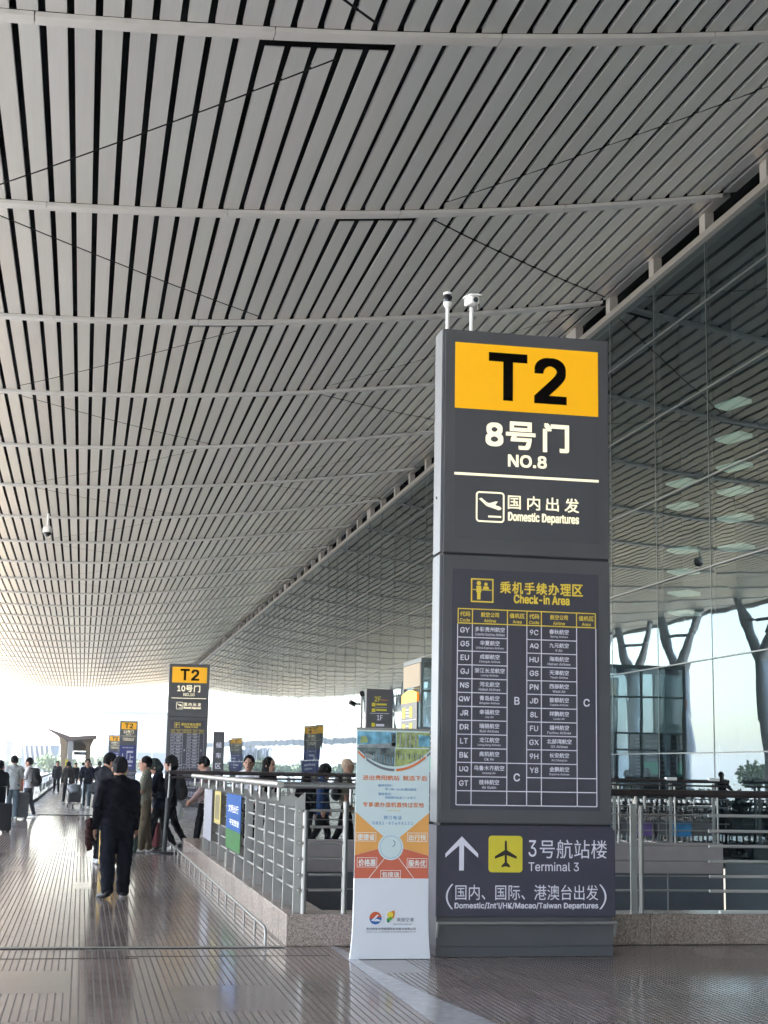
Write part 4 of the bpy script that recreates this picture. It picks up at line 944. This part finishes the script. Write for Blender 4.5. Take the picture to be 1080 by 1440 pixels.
    E_(f, up_(0, 0, 1.26), (.155*b_+th, .10+th, .18), .05); E_(f, up_(0, belly*.6, 1.06), (.148*b_+th, .095+th+belly*.5, .20), .06); E_(f, up_(0, belly*.3, .86), (.168*b_+th*1.3, .112+th*1.2, .26), .06)
    [C_(f, up_(0, -.01, 1.43), up_(k*.15*b_, -.005, 1.378), .056+th*.5, .052+th*.6, .05) for k in (-1, 1)]; C_(f, up_(0, -.02, 1.40), HP(0, -.012, -.03), .075, .063, .03)
    for k in (-1, 1):
        if kind in ('jacket', 'long'):
            C_(f, sh[k], el[k], .058+th*.5, .052+th*.4, .035); C_(f, el[k], wr[k]-hd[k]*.005, .053+th*.4, .041+th*.3, .02)
        else: C_(f, sh[k], sh[k]+(el[k]-sh[k])*.82, .066, .066, .035)
    f.wrinkle(.0055, 26, len(label)); f.wrinkle(.002, 70, len(label)+1); f.plane((0, 0, -1), -(hm+dz)*s)
    if kind in ('jacket', 'long'):
        for k in (-1, 1): pass
    E_(f, HP(0, .07, -.03), (.05, .06, .055), sub=True)
    fmesh(f, {'jacket': 'jacket', 'long': 'shirt', 'tee': 'shirt'}[kind], ['cloth_'+top], t)
    # ---- trousers
    f = F(hi_=(hi[0], hi[1], 1.12+dz)); q = tr_loose
    E_(f, up_(0, 0, .93), (.158*b_, .112, .13), .05)
    for k in (-1, 1):
        C_(f, hip[k], knee[k], .09*q, .070*q, .03); C_(f, knee[k], ank[k]+Vv(0, -.005, .01), .069*q, .056*q, .02)
    f.wrinkle(.0055, 22, len(label)+2); f.wrinkle(.002, 64, len(label)); f.plane((0, 0, 1), (1.02+dz)*s); fmesh(f, 'trousers', ['cloth_'+trousers], t)
    # ---- shoes
    for k in (-1, 1):
        a = ank[k]; b = toe[k]; d = b-a; d[2] = 0
        f = F(np.minimum(a, b)-.12, np.maximum(a, b)+.12)
        C_(f, a+Vv(0, -.045, -.04), b+Vv(0, .015, -.005), .045, .043, .02); C_(f, a+Vv(0, 0, .01), a+Vv(0, .0, -.03), .047, .05, .02)
        zb = min(a[2]-.075, b[2]-.04)
        f.plane((0, 0, -1), -zb*s if abs(a[2]-dz) < 9 else 0)
        fmesh(f, 'shoe', [shoes, 'sole'], t, lambda c, z=zb*s: (c[:, 2] < z+.022))
    return t
P = person
pm = P('man in a black suit seen from behind, walking down the middle of the walkway', (.47, 19.15, 0), 4, 1.69, 'suit', 'jacket', 'suit_trouser', 'shoe_black', 'hair_grey', 'crop', .0095,
       legs=((-7, 16), (5, 3)), arms=((-2, 11, 8), (3, 6, 10)), hem=.70, build=1.15, tr_loose=1.42, spread=.012, toes=(.075, .045))
P('young man in a charcoal T-shirt just beyond the black suit, head bent to the right', (.36, 25.6, 0), -52, 1.79, 'charcoal', 'tee', 'black', 'shoe_white', 'hair_black', 'short', .012,
  legs=((3, 2), (-3, 4)), arms=((8, 8, 18), (14, 8, 30)), head=(-15, -28), lean=5)
P('man in an olive shirt and loose khaki trousers facing left', (1.20, 28.9, 0), 82, 1.76, 'olive', 'tee', 'khaki', 'shoe_white', 'hair_black', 'crop', .012,
  legs=((3, 2), (-3, 6)), arms=((12, 6, 34), (10, 6, 40)), hem=.84, belly=.05, build=1.12, tr_loose=1.25)
P('person with dyed green hair and dark jacket striding left, head bowed', (1.50, 29.5, 0), 78, 1.74, 'navy', 'jacket', 'black', 'shoe_white', 'hair_green', 'mop', .012,
  legs=((13, 3), (-13, 14)), arms=((14, 6, 20), (-8, 6, 30)), head=(0, -26), lean=6, hem=.80)
P('person in black with dark hair walking close behind the green-haired one', (1.75, 30.4, 0), 80, 1.79, 'black', 'jacket', 'black', 'shoe_black', 'hair_black', 'mop', .014,
  legs=((8, 4), (-12, 18)), arms=((-10, 6, 20), (16, 6, 40)), hem=.78)
P('young man in a pale grey T-shirt and jeans seen from behind at left', (-1.93, 45.5, 0), 8, 1.81, 'grey', 'tee', 'jeans', 'shoe_white', 'hair_black', 'short', .014,
  legs=((2, 2), (-2, 3)), arms=((8, 8, 45), (6, 9, 20)), hem=.80, tr_loose=1.15, build=1.1)
P('young man in a white T-shirt facing left with a backpack', (-1.56, 47.4, 0), 75, 1.76, 'white', 'tee', 'slate', 'shoe_white', 'hair_black', 'short', .014,
  legs=((4, 2), (-8, 8)), arms=((16, 8, 40), (12, 8, 50)), hem=.85)
P('person in dark clothes partly cut off by the left edge of the picture', (-1.92, 37.4, 0), 20, 1.66, 'black', 'jacket', 'black', 'shoe_black', 'hair_black', 'short', .014, arms=((4, 8, 20), (10, 12, 20)))
P('man in a dark jacket and light jeans pushing a loaded luggage cart towards the camera', (.22, 57.6, 0), 176, 1.81, 'navy', 'jacket', 'jeans', 'shoe_white', 'hair_black', 'short', .015,
  legs=((14, 4), (-10, 12)), arms=((28, 8, 40), (28, 8, 40)), hem=.85, build=1.1)
P('person in a mottled brown jacket walking away beside the luggage cart', (-.55, 66, 0), 12, 1.72, 'camo', 'jacket', 'black', 'shoe_black', 'hair_black', 'short', .018, legs=((16, 4), (-12, 20)))
for x, y, hd_, tp, lb in ((-1.35, 88, 185, 'charcoal', 'distant person in charcoal at the end of the cart row'), (-.35, 96, 170, 'black', 'distant person in black beyond the mottled jacket'), (.5, 92, 190, 'camo', 'distant person in brown to the right of the man with the cart'),
                          (.95, 84, 10, 'black', 'distant person in black far behind the yellow suitcase'), (1.5, 101, 186, 'slate', 'distant person in slate grey, rightmost of the far walkers'), (-.9, 108, 175, 'navy', 'farthest person in navy near the shelter'), (.1, 112, 5, 'white', 'farthest person in white walking away')):
    P(lb, (x, y, 0), hd_, 1.70+random.uniform(-.06, .08), tp, 'jacket', 'black', vox=.03, group='distant walkers')
P('man in a pale pink shirt looking down behind the walkway railing', (2.42, 30, 0), 70, 1.80, 'pink', 'long', 'black', hair='hair_black', vox=.014, head=(0, -25), arms=((8, 6, 35), (10, 6, 40)))
P('man in a white shirt behind the railing facing the camera', (3.21, 29.6, 0), 165, 1.83, 'white', 'long', 'black', vox=.014, arms=((12, 6, 40), (8, 6, 20)))
P('woman with bobbed black hair in a black suit behind the railing', (3.55, 29.25, 0), -130, 1.80, 'black', 'jacket', 'black', hair='hair_black', style='bob', vox=.014)
P('short dark-haired person behind the railing left of the blue jacket', (4.36, 29.7, 0), -20, 1.52, 'black', 'jacket', 'black', style='bob', vox=.016)
P('person in a royal blue jacket and white collar facing right behind the railing', (4.63, 29.2, 0), -100, 1.69, 'blue', 'jacket', 'black', style='mop', vox=.014, head=(0, -10), build=1.15)
P('man in an olive shirt and tan cap facing right behind the railing', (5.17, 29.7, 0), -95, 1.80, 'olive', 'tee', 'black', hair='cap_tan', style='cap', vox=.014)
for x, y, lb, tp, h_ in ((10.4, 41.1, 'dim figure inside the porch, left of two close together', 'black', 1.72), (10.7, 41.6, 'taller dim figure inside the porch, right of two close together', 'charcoal', 1.84), (9.9, 40.9, 'dim figure standing alone inside the porch by the board', 'black', 1.78)):
    P(lb, (x, y, 0), random.uniform(60, 300), h_, tp, 'tee' if tp == 'grey' else 'jacket', 'black', vox=.018)

# ---- bags and luggage
def rounded(x, y, z, name, m_, parent, bev): return MB().box(-x/2, x/2, -y/2, y/2, z[0], z[1]).build(name, m_, parent, bevel=bev)
def suitcase(label, loc, rz, w_, d_, h_, m_, handle=True):
    t = thing('suitcase', label, 'suitcase', loc, R(rz))
    o = rounded(w_, d_, (.05, h_), 'shell', m_, t, .04); o.modifiers['bevel'].segments = 4
    b = MB()
    for i in range(4): x = -w_*.33+i*w_*.22; b.box(x-.012, x+.012, -d_/2-.006, d_/2+.006, .12, h_-.08)
    b.build('rib', m_, t)
    for x in (-1, 1):
        for y in (-1, 1): MB().tube([(x*(w_/2-.06)-.015, y*(d_/2-.05), .03), (x*(w_/2-.06)+.015, y*(d_/2-.05), .03)], .03, 10).build('wheel', 'rubber', t)
    if handle:
        b = MB(); b.tube([(-.09, 0, h_-.02), (-.09, 0, h_+.38), (.09, 0, h_+.38), (.09, 0, h_-.02)], .012, 6); b.build('handle', 'chrome', t)
    return t
suitcase('yellow suitcase standing left of the man in the black suit', (.52, 24.7, 0), 70, .42, .27, .78, 'bag_yellow', False)
suitcase('grey suitcase between the two young men at left', (-1.72, 45.9, 0), 10, .48, .3, .76, 'bag_grey')
suitcase('black suitcase by the person at the left edge', (-1.78, 36.6, 0), 15, .44, .28, .68, 'bag_dark', True)
suitcase('dark red suitcase on the floor behind the khaki trousers', (1.42, 29.9, 0), 80, .4, .26, .52, 'bag_red', False)
suitcase('dark green suitcase between the black suit and the khaki trousers', (.93, 28.4, 0), 80, .4, .26, .40, 'bag_green', False)
def pack(label, loc, rz, m_, sx=.30, sy=.18, sz=.46, cat='backpack'):
    t = thing('backpack' if cat == 'backpack' else 'bag', label, cat, loc, R(rz))
    f = Field((-.35, -.3, -.1), (.35, .3, .65), .015); f.ell((0, 0, sz*.42), (sx/2, sy/2, sz*.45), .02); f.ell((0, -sy*.25, sz*.28), (sx*.42, sy*.42, sz*.28), .04); f.ell((0, .02, sz*.68), (sx*.46, sy*.42, sz*.3), .04); f.wrinkle(.004, 30)
    fmesh(f, 'sack', [m_], t)
    b = MB()
    for k in (-1, 1): b.tube([(k*sx*.28, sy*.35, sz*.9), (k*sx*.34, sy*.9, sz*.98), (k*sx*.36, sy*1.25, sz*.7), (k*sx*.34, sy*.9, sz*.25), (k*sx*.3, sy*.35, sz*.15)], .016, 6)
    b.build('strap', 'bag_dark', t)
    return t
pack('large black backpack on the white T-shirt man', (-1.33, 47.34, .93), 75, 'bag_dark', .38, .24, .56)
pack('black backpack on the person behind the green-haired one', (1.95, 30.36, .95), 80, 'bag_dark', .34, .22, .5)
pack('black backpack worn by the man in the tan cap', (4.99, 29.72, 1.0), -95, 'bag_dark', .32, .2, .48)
pack('black holdall carried by the man with the luggage cart', (.62, 57.0, .50), 0, 'bag_dark', .62, .34, .5, 'holdall')
pack('white patterned shopping bag on the floor below the middle-distance totem', (2.72, 45, 0), 10, 'bag_print', .5, .3, .62, 'shopping bag')
lc_ = dup(ct, (-.22, 56.9, 0), math.pi*.98, 'loaded luggage cart pushed by the man in light jeans'); lc_['group'] = ''
del lc_['group']
suitcase('black suitcase lying on the pushed luggage cart', (-.22, 56.75, .19), 5, .46, .55, .36, 'bag_dark', False)
pack('dark grey bag on top of the suitcase on the pushed cart', (-.2, 56.75, .55), 20, 'bag_grey', .46, .34, .36, 'bag')

# ================================================================== SMALL STREET FURNITURE
ct_ = thing('folded_coat', 'dark brown folded coat hanging from the left hand of the man in the black suit', 'coat', (.135, 19.2, .62))
f = Field((-.2, -.2, -.15), (.2, .2, .5), .012); f.ell((0, 0, .16), (.055, .11, .17), .03); f.ell((.01, .03, .05), (.05, .09, .12), .04); f.ell((-.01, -.02, .27), (.045, .09, .06), .03); f.wrinkle(.006, 40, 2)
fmesh(f, 'cloth', ['cloth_brown'], ct_)
sp_ = thing('stanchion_post', 'slim black post on a round base standing in the walkway', 'post', (1.58, 28.6, 0))
MB().tube([(0, 0, .0), (0, 0, .022), (0, 0, .035)], [.26, .26, .05], 28).build('base', 'pole_black', sp_)
MB().tube([(0, 0, .03), (.03, 0, 1.02)], .045, 12).build('pole', 'pole_black', sp_)
MB().tube([(.03, 0, 1.02), (.05, 0, 1.6)], .018, 10).build('upper_rod', 'steel', sp_)
pg_ = thing('pylon_sign', 'plain grey pylon sign with four white characters beside the middle-distance totem', 'pylon sign', (3.52, 40, 0))
MB().box(-.145, .145, 0, .12, 0, 2.52).build('case', 'totem_grey', pg_, bevel=.006)
b = MB()
for i, ch in enumerate('候车区域'): b.textc(ch, 0, 2.17-i*.27, .15, -.004, 0, .03)
b.build('lettering', 'letter_white', pg_)
fl = thing('floor_guide_sign', 'grey floor guide sign listing 2F and 1F, behind the poster stand', 'guide sign', (6.27, 32, 0))
MB().box(-.30, .29, 0, .14, 0, 3.33).build('case', 'totem_grey', fl, bevel=.006)
b = MB(); b.text('2F', -.12, 3.06, .02, 3.17, -.004, 0, .03); b.text('1F', -.06, 2.66, .06, 2.77, -.004, 1, .03)
for z in (2.99, 2.87): b.rect(-.18, z-.035, -.10, z+.04, -.004, 0); b.rect(-.08, z-.01, .15, z+.03, -.004, 0)
b.rect(-.18, 2.52, -.10, 2.6, -.004, 0); b.rect(-.08, 2.53, .1, 2.58, -.004, 1); b.rect(-.18, 2.38, -.10, 2.46, -.004, 3); b.rect(-.08, 2.39, .12, 2.44, -.004, 1)
b.text('出发 Departures', .03, 3.07, .18, 3.12, -.004, 2, .03); b.rect(-.22, 2.80, .2, 2.81, -.004, 1); b.rect(-.1, 2.30, .16, 2.31, -.004, 1); b.rect(-.1, 2.93, .16, 2.935, -.004, 1)
b.build('lettering', ['sign_yellow_flat', 'letter_white', 'ink_orange', 'ad_blue'], fl)
fc = thing('pole_camera', 'pair of small dark cameras on an arm beside the floor guide sign', 'camera', (5.88, 32.1, 0))
MB().tube([(0, 0, 0), (0, 0, 3.2)], .03, 8).build('pole', 'steel', fc)
b = MB(); b.tube([(0, 0, 3.0), (-.2, 0, 3.0)], .02, 6); b.tube([(-.15, -.08, 2.98), (-.28, -.1, 3.04)], .05, 8); b.tube([(0, -.08, 3.2), (-.02, -.14, 3.24)], .05, 8); b.build('camera_head', 'lens_black', fc)
HC_ = .857
hcam = thing('hanging_camera', 'small white dome camera hanging from the slatted canopy', 'camera', (-1.95, 64.7, zc(-2)-.06))
MB().tube([(0, 0, 0), (0, 0, -.62)], .05, 8).build('stem', 'plastic_white', hcam)
MB().tube([(0, 0, -.55), (0, 0, -.64), (0, 0, -.82)], [.12, .2, .2], 14).build('housing', 'plastic_white', hcam)
MB().tube([(0, 0, -.82), (0, 0, -.92), (0, 0, -1.0)], [.17, .15, .05], 14).build('dome', 'lens_black', hcam)
# road-side banner on a lamp post (seen in the glass wall)
rb_ = thing('lamp_post', 'street lamp post with a tall blue banner, mirrored in the glass wall', 'lamp post', (-12.4, 73.7, -.15))
MB().tube([(0, 0, 0), (0, 0, 9), (.2, 0, 9.8), (1.6, 0, 10.2)], [.14, .1, .08, .06], 10).build('pole', 'column_paint', rb_)
MB().box(-.6, .6, -.05, .05, 2.6, 5.0).build('banner', 'map_blue', rb_)
MB().box(1.3, 2.1, -.14, .14, 10.12, 10.25).build('lamp_head', 'column_paint', rb_)

# ================================================================== VEHICLES
def car(label, loc, rz, paint, lit=False, group=None):
    t = thing('car', label, 'car', loc, R(rz), group)
    secs = [(-2.25, .35, .62, .74), (-2.2, .28, .92, .82), (-1.7, .22, .98, .88), (-.6, .2, .95, .9), (.7, .2, .95, .9), (1.5, .22, .88, .88), (2.1, .28, .76, .80), (2.28, .36, .58, .70)]
    b = MB(); vs = []; n = 12
    for y, z0, z1, hw in secs:
        for x, z in ((-hw*.9, z0), (-hw, z0+.12), (-hw*1.02, (z0+z1)/2), (-hw*.97, z1-.08), (-hw*.88, z1), (-hw*.4, z1+.03), (hw*.4, z1+.03), (hw*.88, z1), (hw*.97, z1-.08), (hw*1.02, (z0+z1)/2), (hw, z0+.12), (hw*.9, z0)): vs.append((x, y, z))
    k = len(secs); fs = [(i*n+j_, i*n+(j_+1) % n, (i+1)*n+(j_+1) % n, (i+1)*n+j_) for i in range(k-1) for j_ in range(n)]
    fs += [tuple(reversed(range(n))), tuple(range((k-1)*n, k*n))]; b.add(vs, fs, 0, True); b.build('body', paint, t)
    b = MB(); b.hexa([(-.80, -1.75, .96), (.80, -1.75, .96), (.80, .95, .94), (-.80, .95, .94), (-.62, -1.25, 1.42), (.62, -1.25, 1.42), (.62, .15, 1.42), (-.62, .15, 1.42)]); b.build('window', 'car_glass', t, bevel=.03)
    MB().hexa([(-.64, -1.28, 1.40), (.64, -1.28, 1.40), (.64, .18, 1.40), (-.64, .18, 1.40), (-.58, -1.15, 1.48), (.58, -1.15, 1.48), (.58, .05, 1.48), (-.58, .05, 1.48)]).build('roof', paint, t, bevel=.03)
    for x in (-1, 1):
        for y in (-1.4, 1.4): MB().tube([(x*.72, y, .32), (x*.92, y, .32)], .32, 18).build('wheel', 'rubber', t)
        MB().box(x*.66-.14, x*.66+.14, -2.27, -2.2, .66, .86).build('tail_light', 'tail_light' if lit else 'logo_red', t)
        MB().box(x*.62-.15, x*.62+.15, 2.16, 2.24, .56, .70).build('headlight', 'head_light', t)
    return t
car('red car with glowing tail lights on the road behind the grey T-shirt', (-3.95, 90, -.15), 2, 'car_red', True)
car('white car waiting at the kerb beyond the red one', (-4.2, 106, -.15), 2, 'car_white')
car('silver car in the queue along the kerb', (-4.4, 120, -.15), 0, 'car_silver')
car('white car far along the kerb, ahead of the silver one', (-4.5, 134, -.15), 0, 'car_white')
car('dark red car on the outer lane ahead of the kerb queue', (-7.2, 140, -.15), 0, 'car_red')
car('white car on the outer lane, mirrored in the glass wall', (-9.5, 60, -.15), 180, 'car_white')
car('silver car on the outer lane, mirrored in the glass wall', (-10.5, 90, -.15), 180, 'car_silver')

# ================================================================== FAR STRUCTURES
sh_ = thing('road_shelter', 'beige shelter with a winged dark roof at the end of the walkway', 'shelter', (-.7, 126, 0))
MB().prism([(-2.25, 4.45), (-.25, 3.78), (1.75, 3.95), (1.75, 3.72), (-.2, 3.45), (-.6, 3.45)][::-1], -3, 6).build('roof', 'shelter_roof', sh_)
MB().box(-.45, -.05, -2.2, -1.6, 0, 3.44).build('column', 'column_paint', sh_)
MB().prism([(-.9, 0), (-.6, 0), (-.55, 3.4), (-1.3, 3.9), (-1.1, 3.4)], -.8, 5.5).build('side_wall', 'shelter_wall', sh_)
MB().prism([(.95, 0), (1.3, 0), (1.35, 3.1), (1.6, 3.7), (.6, 3.55), (.95, 3.1)], -.8, 5.5).build('side_wall', 'shelter_wall', sh_)
MB().box(-.5, .95, 2.0, 2.2, 2.7, 3.5).build('lintel', 'shelter_wall', sh_)
MB().box(.0, 1.0, -1.6, -1.5, 2.35, 2.62).build('sign_board', 'ink_grey', sh_)
MB().box(-.62, -.40, -2.3, -2.2, .3, 2.0).build('post_wrap', 'sign_yellow_flat', sh_)
fn = thing('finned_building', 'distant pale building with a row of slanting white fins', 'building', (-8.5, 300, 0))
MB().box(-3.2, 4.0, 3, 20, 0, 5.2).build('wall', 'facade_glass', fn)
for i in range(6): x = -3+i*.95; MB().hexa([(x+1.0, 0, 0), (x+1.45, 0, 0), (x+1.45, 2.5, 0), (x+1.0, 2.5, 0), (x, 0, 5.6), (x+.45, 0, 5.6), (x+.45, 2.5, 5.6), (x, 2.5, 5.6)]).build('fin', 'fin_white', fn)
va = thing('elevated_viaduct', 'pale elevated road bridge crossing far away at left', 'viaduct', (0, 380, 0))
MB().hexa([(-90, 0, 10.5), (-3, 30, 6.6), (-3, 42, 6.6), (-90, 12, 10.5), (-90, 0, 12.2), (-3, 30, 7.9), (-3, 42, 7.9), (-90, 12, 12.2)]).build('deck', 'concrete_pale', va)
for i in range(6): x = -80+i*15; MB().box(x, x+1.6, 12+.34*(i*15), 15+.34*(i*15), 0, 10.6-.045*i*15).build('pier', 'concrete_pale', va)
fb = thing('far_hall', 'long pale glazed hall far beyond the end of the canopy', 'building', (0, 340, 0))
MB().box(4.5, 60, 0, 40, 0, 13.0).build('wall', 'facade_pale', fb)
b = MB()
for i in range(16): b.box(5.2+i*3.4, 8.1+i*3.4, -.15, -.002, 1.0, 4.4)
b.build('window_band', 'facade_glass', fb)
b = MB(); b.box(4.2, 60.5, -.4, 41, 13.002, 13.5); b.build('roof', 'concrete_pale', fb)

def tree(label, loc, h, rad, leaf, seed, group, n=900, wide=1.0):
    rs = np.random.RandomState(seed); t = thing('tree', label, 'tree', loc, 0, group)
    b = MB(); b.tube([(0, 0, -.2), (.05*h*.1, 0, h*.35), (0, .1, h*.7)], [h*.03, h*.022, h*.01], 8)
    for i in range(6):
        a = rs.uniform(0, 6.28); z = h*rs.uniform(.3, .6); b.tube([(0, 0, z), (math.cos(a)*rad*.4, math.sin(a)*rad*.4, z+h*.12), (math.cos(a)*rad*.7, math.sin(a)*rad*.7, z+h*.2)], [h*.012, h*.008, h*.004], 6)
    b.build('trunk', 'bark', t)
    cl = [(rs.normal(0, rad*.42), rs.normal(0, rad*.42), h*rs.uniform(.42, .92), rad*rs.uniform(.28, .55)) for _ in range(16)]
    vs = []; fs = []; mi = []
    for i in range(n):
        c = cl[rs.randint(len(cl))]; d = rs.normal(size=3); d /= np.linalg.norm(d); p = np.array(c[:3])+d*c[3]*rs.uniform(.6, 1.05); s_ = rad*rs.uniform(.07, .14)
        u = rs.normal(size=3); u /= np.linalg.norm(u); v = np.cross(u, rs.normal(size=3)); v /= np.linalg.norm(v)
        o = len(vs); vs += [p-u*s_-v*s_*.6, p+u*s_-v*s_*.5, p+u*s_*.9+v*s_*.6, p-u*s_*.8+v*s_*.5]; fs.append((o, o+1, o+2, o+3)); mi.append(rs.randint(3))
    m_ = MB(); m_.v = [tuple(x) for x in vs]; m_.f = fs; m_.m = mi; m_.sm = [False]*len(fs); m_.build('crown', leaf, t)
mixl = ['leaf_deep', 'leaf_mid', 'leaf_pale']
gl_ = 'trees across the road'
lt = 'leafy tree across the road, seen only as a reflection in the glass wall'
for i in range(7): tree(lt, (-40-random.uniform(0, 10), 50+i*24+random.uniform(-6, 6), -.2), random.uniform(2.2, 3.2), random.uniform(1.6, 2.2), mixl, i, gl_)
gf = 'far trees beyond the end of the canopy'
for i, (x, y, h_) in enumerate(((-6.4, 272, 2.9), (-4.4, 278, 2.5), (-2.6, 285, 2.7), (5, 310, 3.2), (8, 320, 3.0), (2, 320, 2.8), (11.5, 325, 3.4))):
    tree('small green tree far off beyond the canopy, %s' % ('near the shelter' if x < 0 else 'below the pale hall'), (x, y, -.2), h_, 2.4, mixl, 40+i, gf, 500)
hg = MB()
rs = np.random.RandomState(3)
for i in range(5000):
    p = np.array((rs.uniform(-90, 0), 330+rs.uniform(0, 25), rs.uniform(0, 1.8)*rs.uniform(.5, 1))); u = rs.normal(size=3)*.5; v = rs.normal(size=3)*.5
    hg.add([p-u-v, p+u-v, p+u+v, p-u+v], [(0, 1, 2, 3)], rs.randint(3))
ho = hg.build('hedge_belt', mixl); ho['kind'] = 'stuff'

# ================================================================== HAZE
hz = bpy.data.materials.new('haze'); hz.use_nodes = True; t_ = hz.node_tree; t_.nodes.clear()
o_ = t_.nodes.new('ShaderNodeOutputMaterial'); pv = t_.nodes.new('ShaderNodeVolumePrincipled'); pv.inputs['Color'].default_value = (.93, .95, 1, 1); pv.inputs['Density'].default_value = .0007; pv.inputs['Anisotropy'].default_value = .2
t_.links.new(pv.outputs[0], o_.inputs['Volume']); M['haze'] = hz
h_ = MB().box(-950, 950, -950, 1550, -6.3, 18.6).build('haze', 'haze'); h_['kind'] = 'stuff'
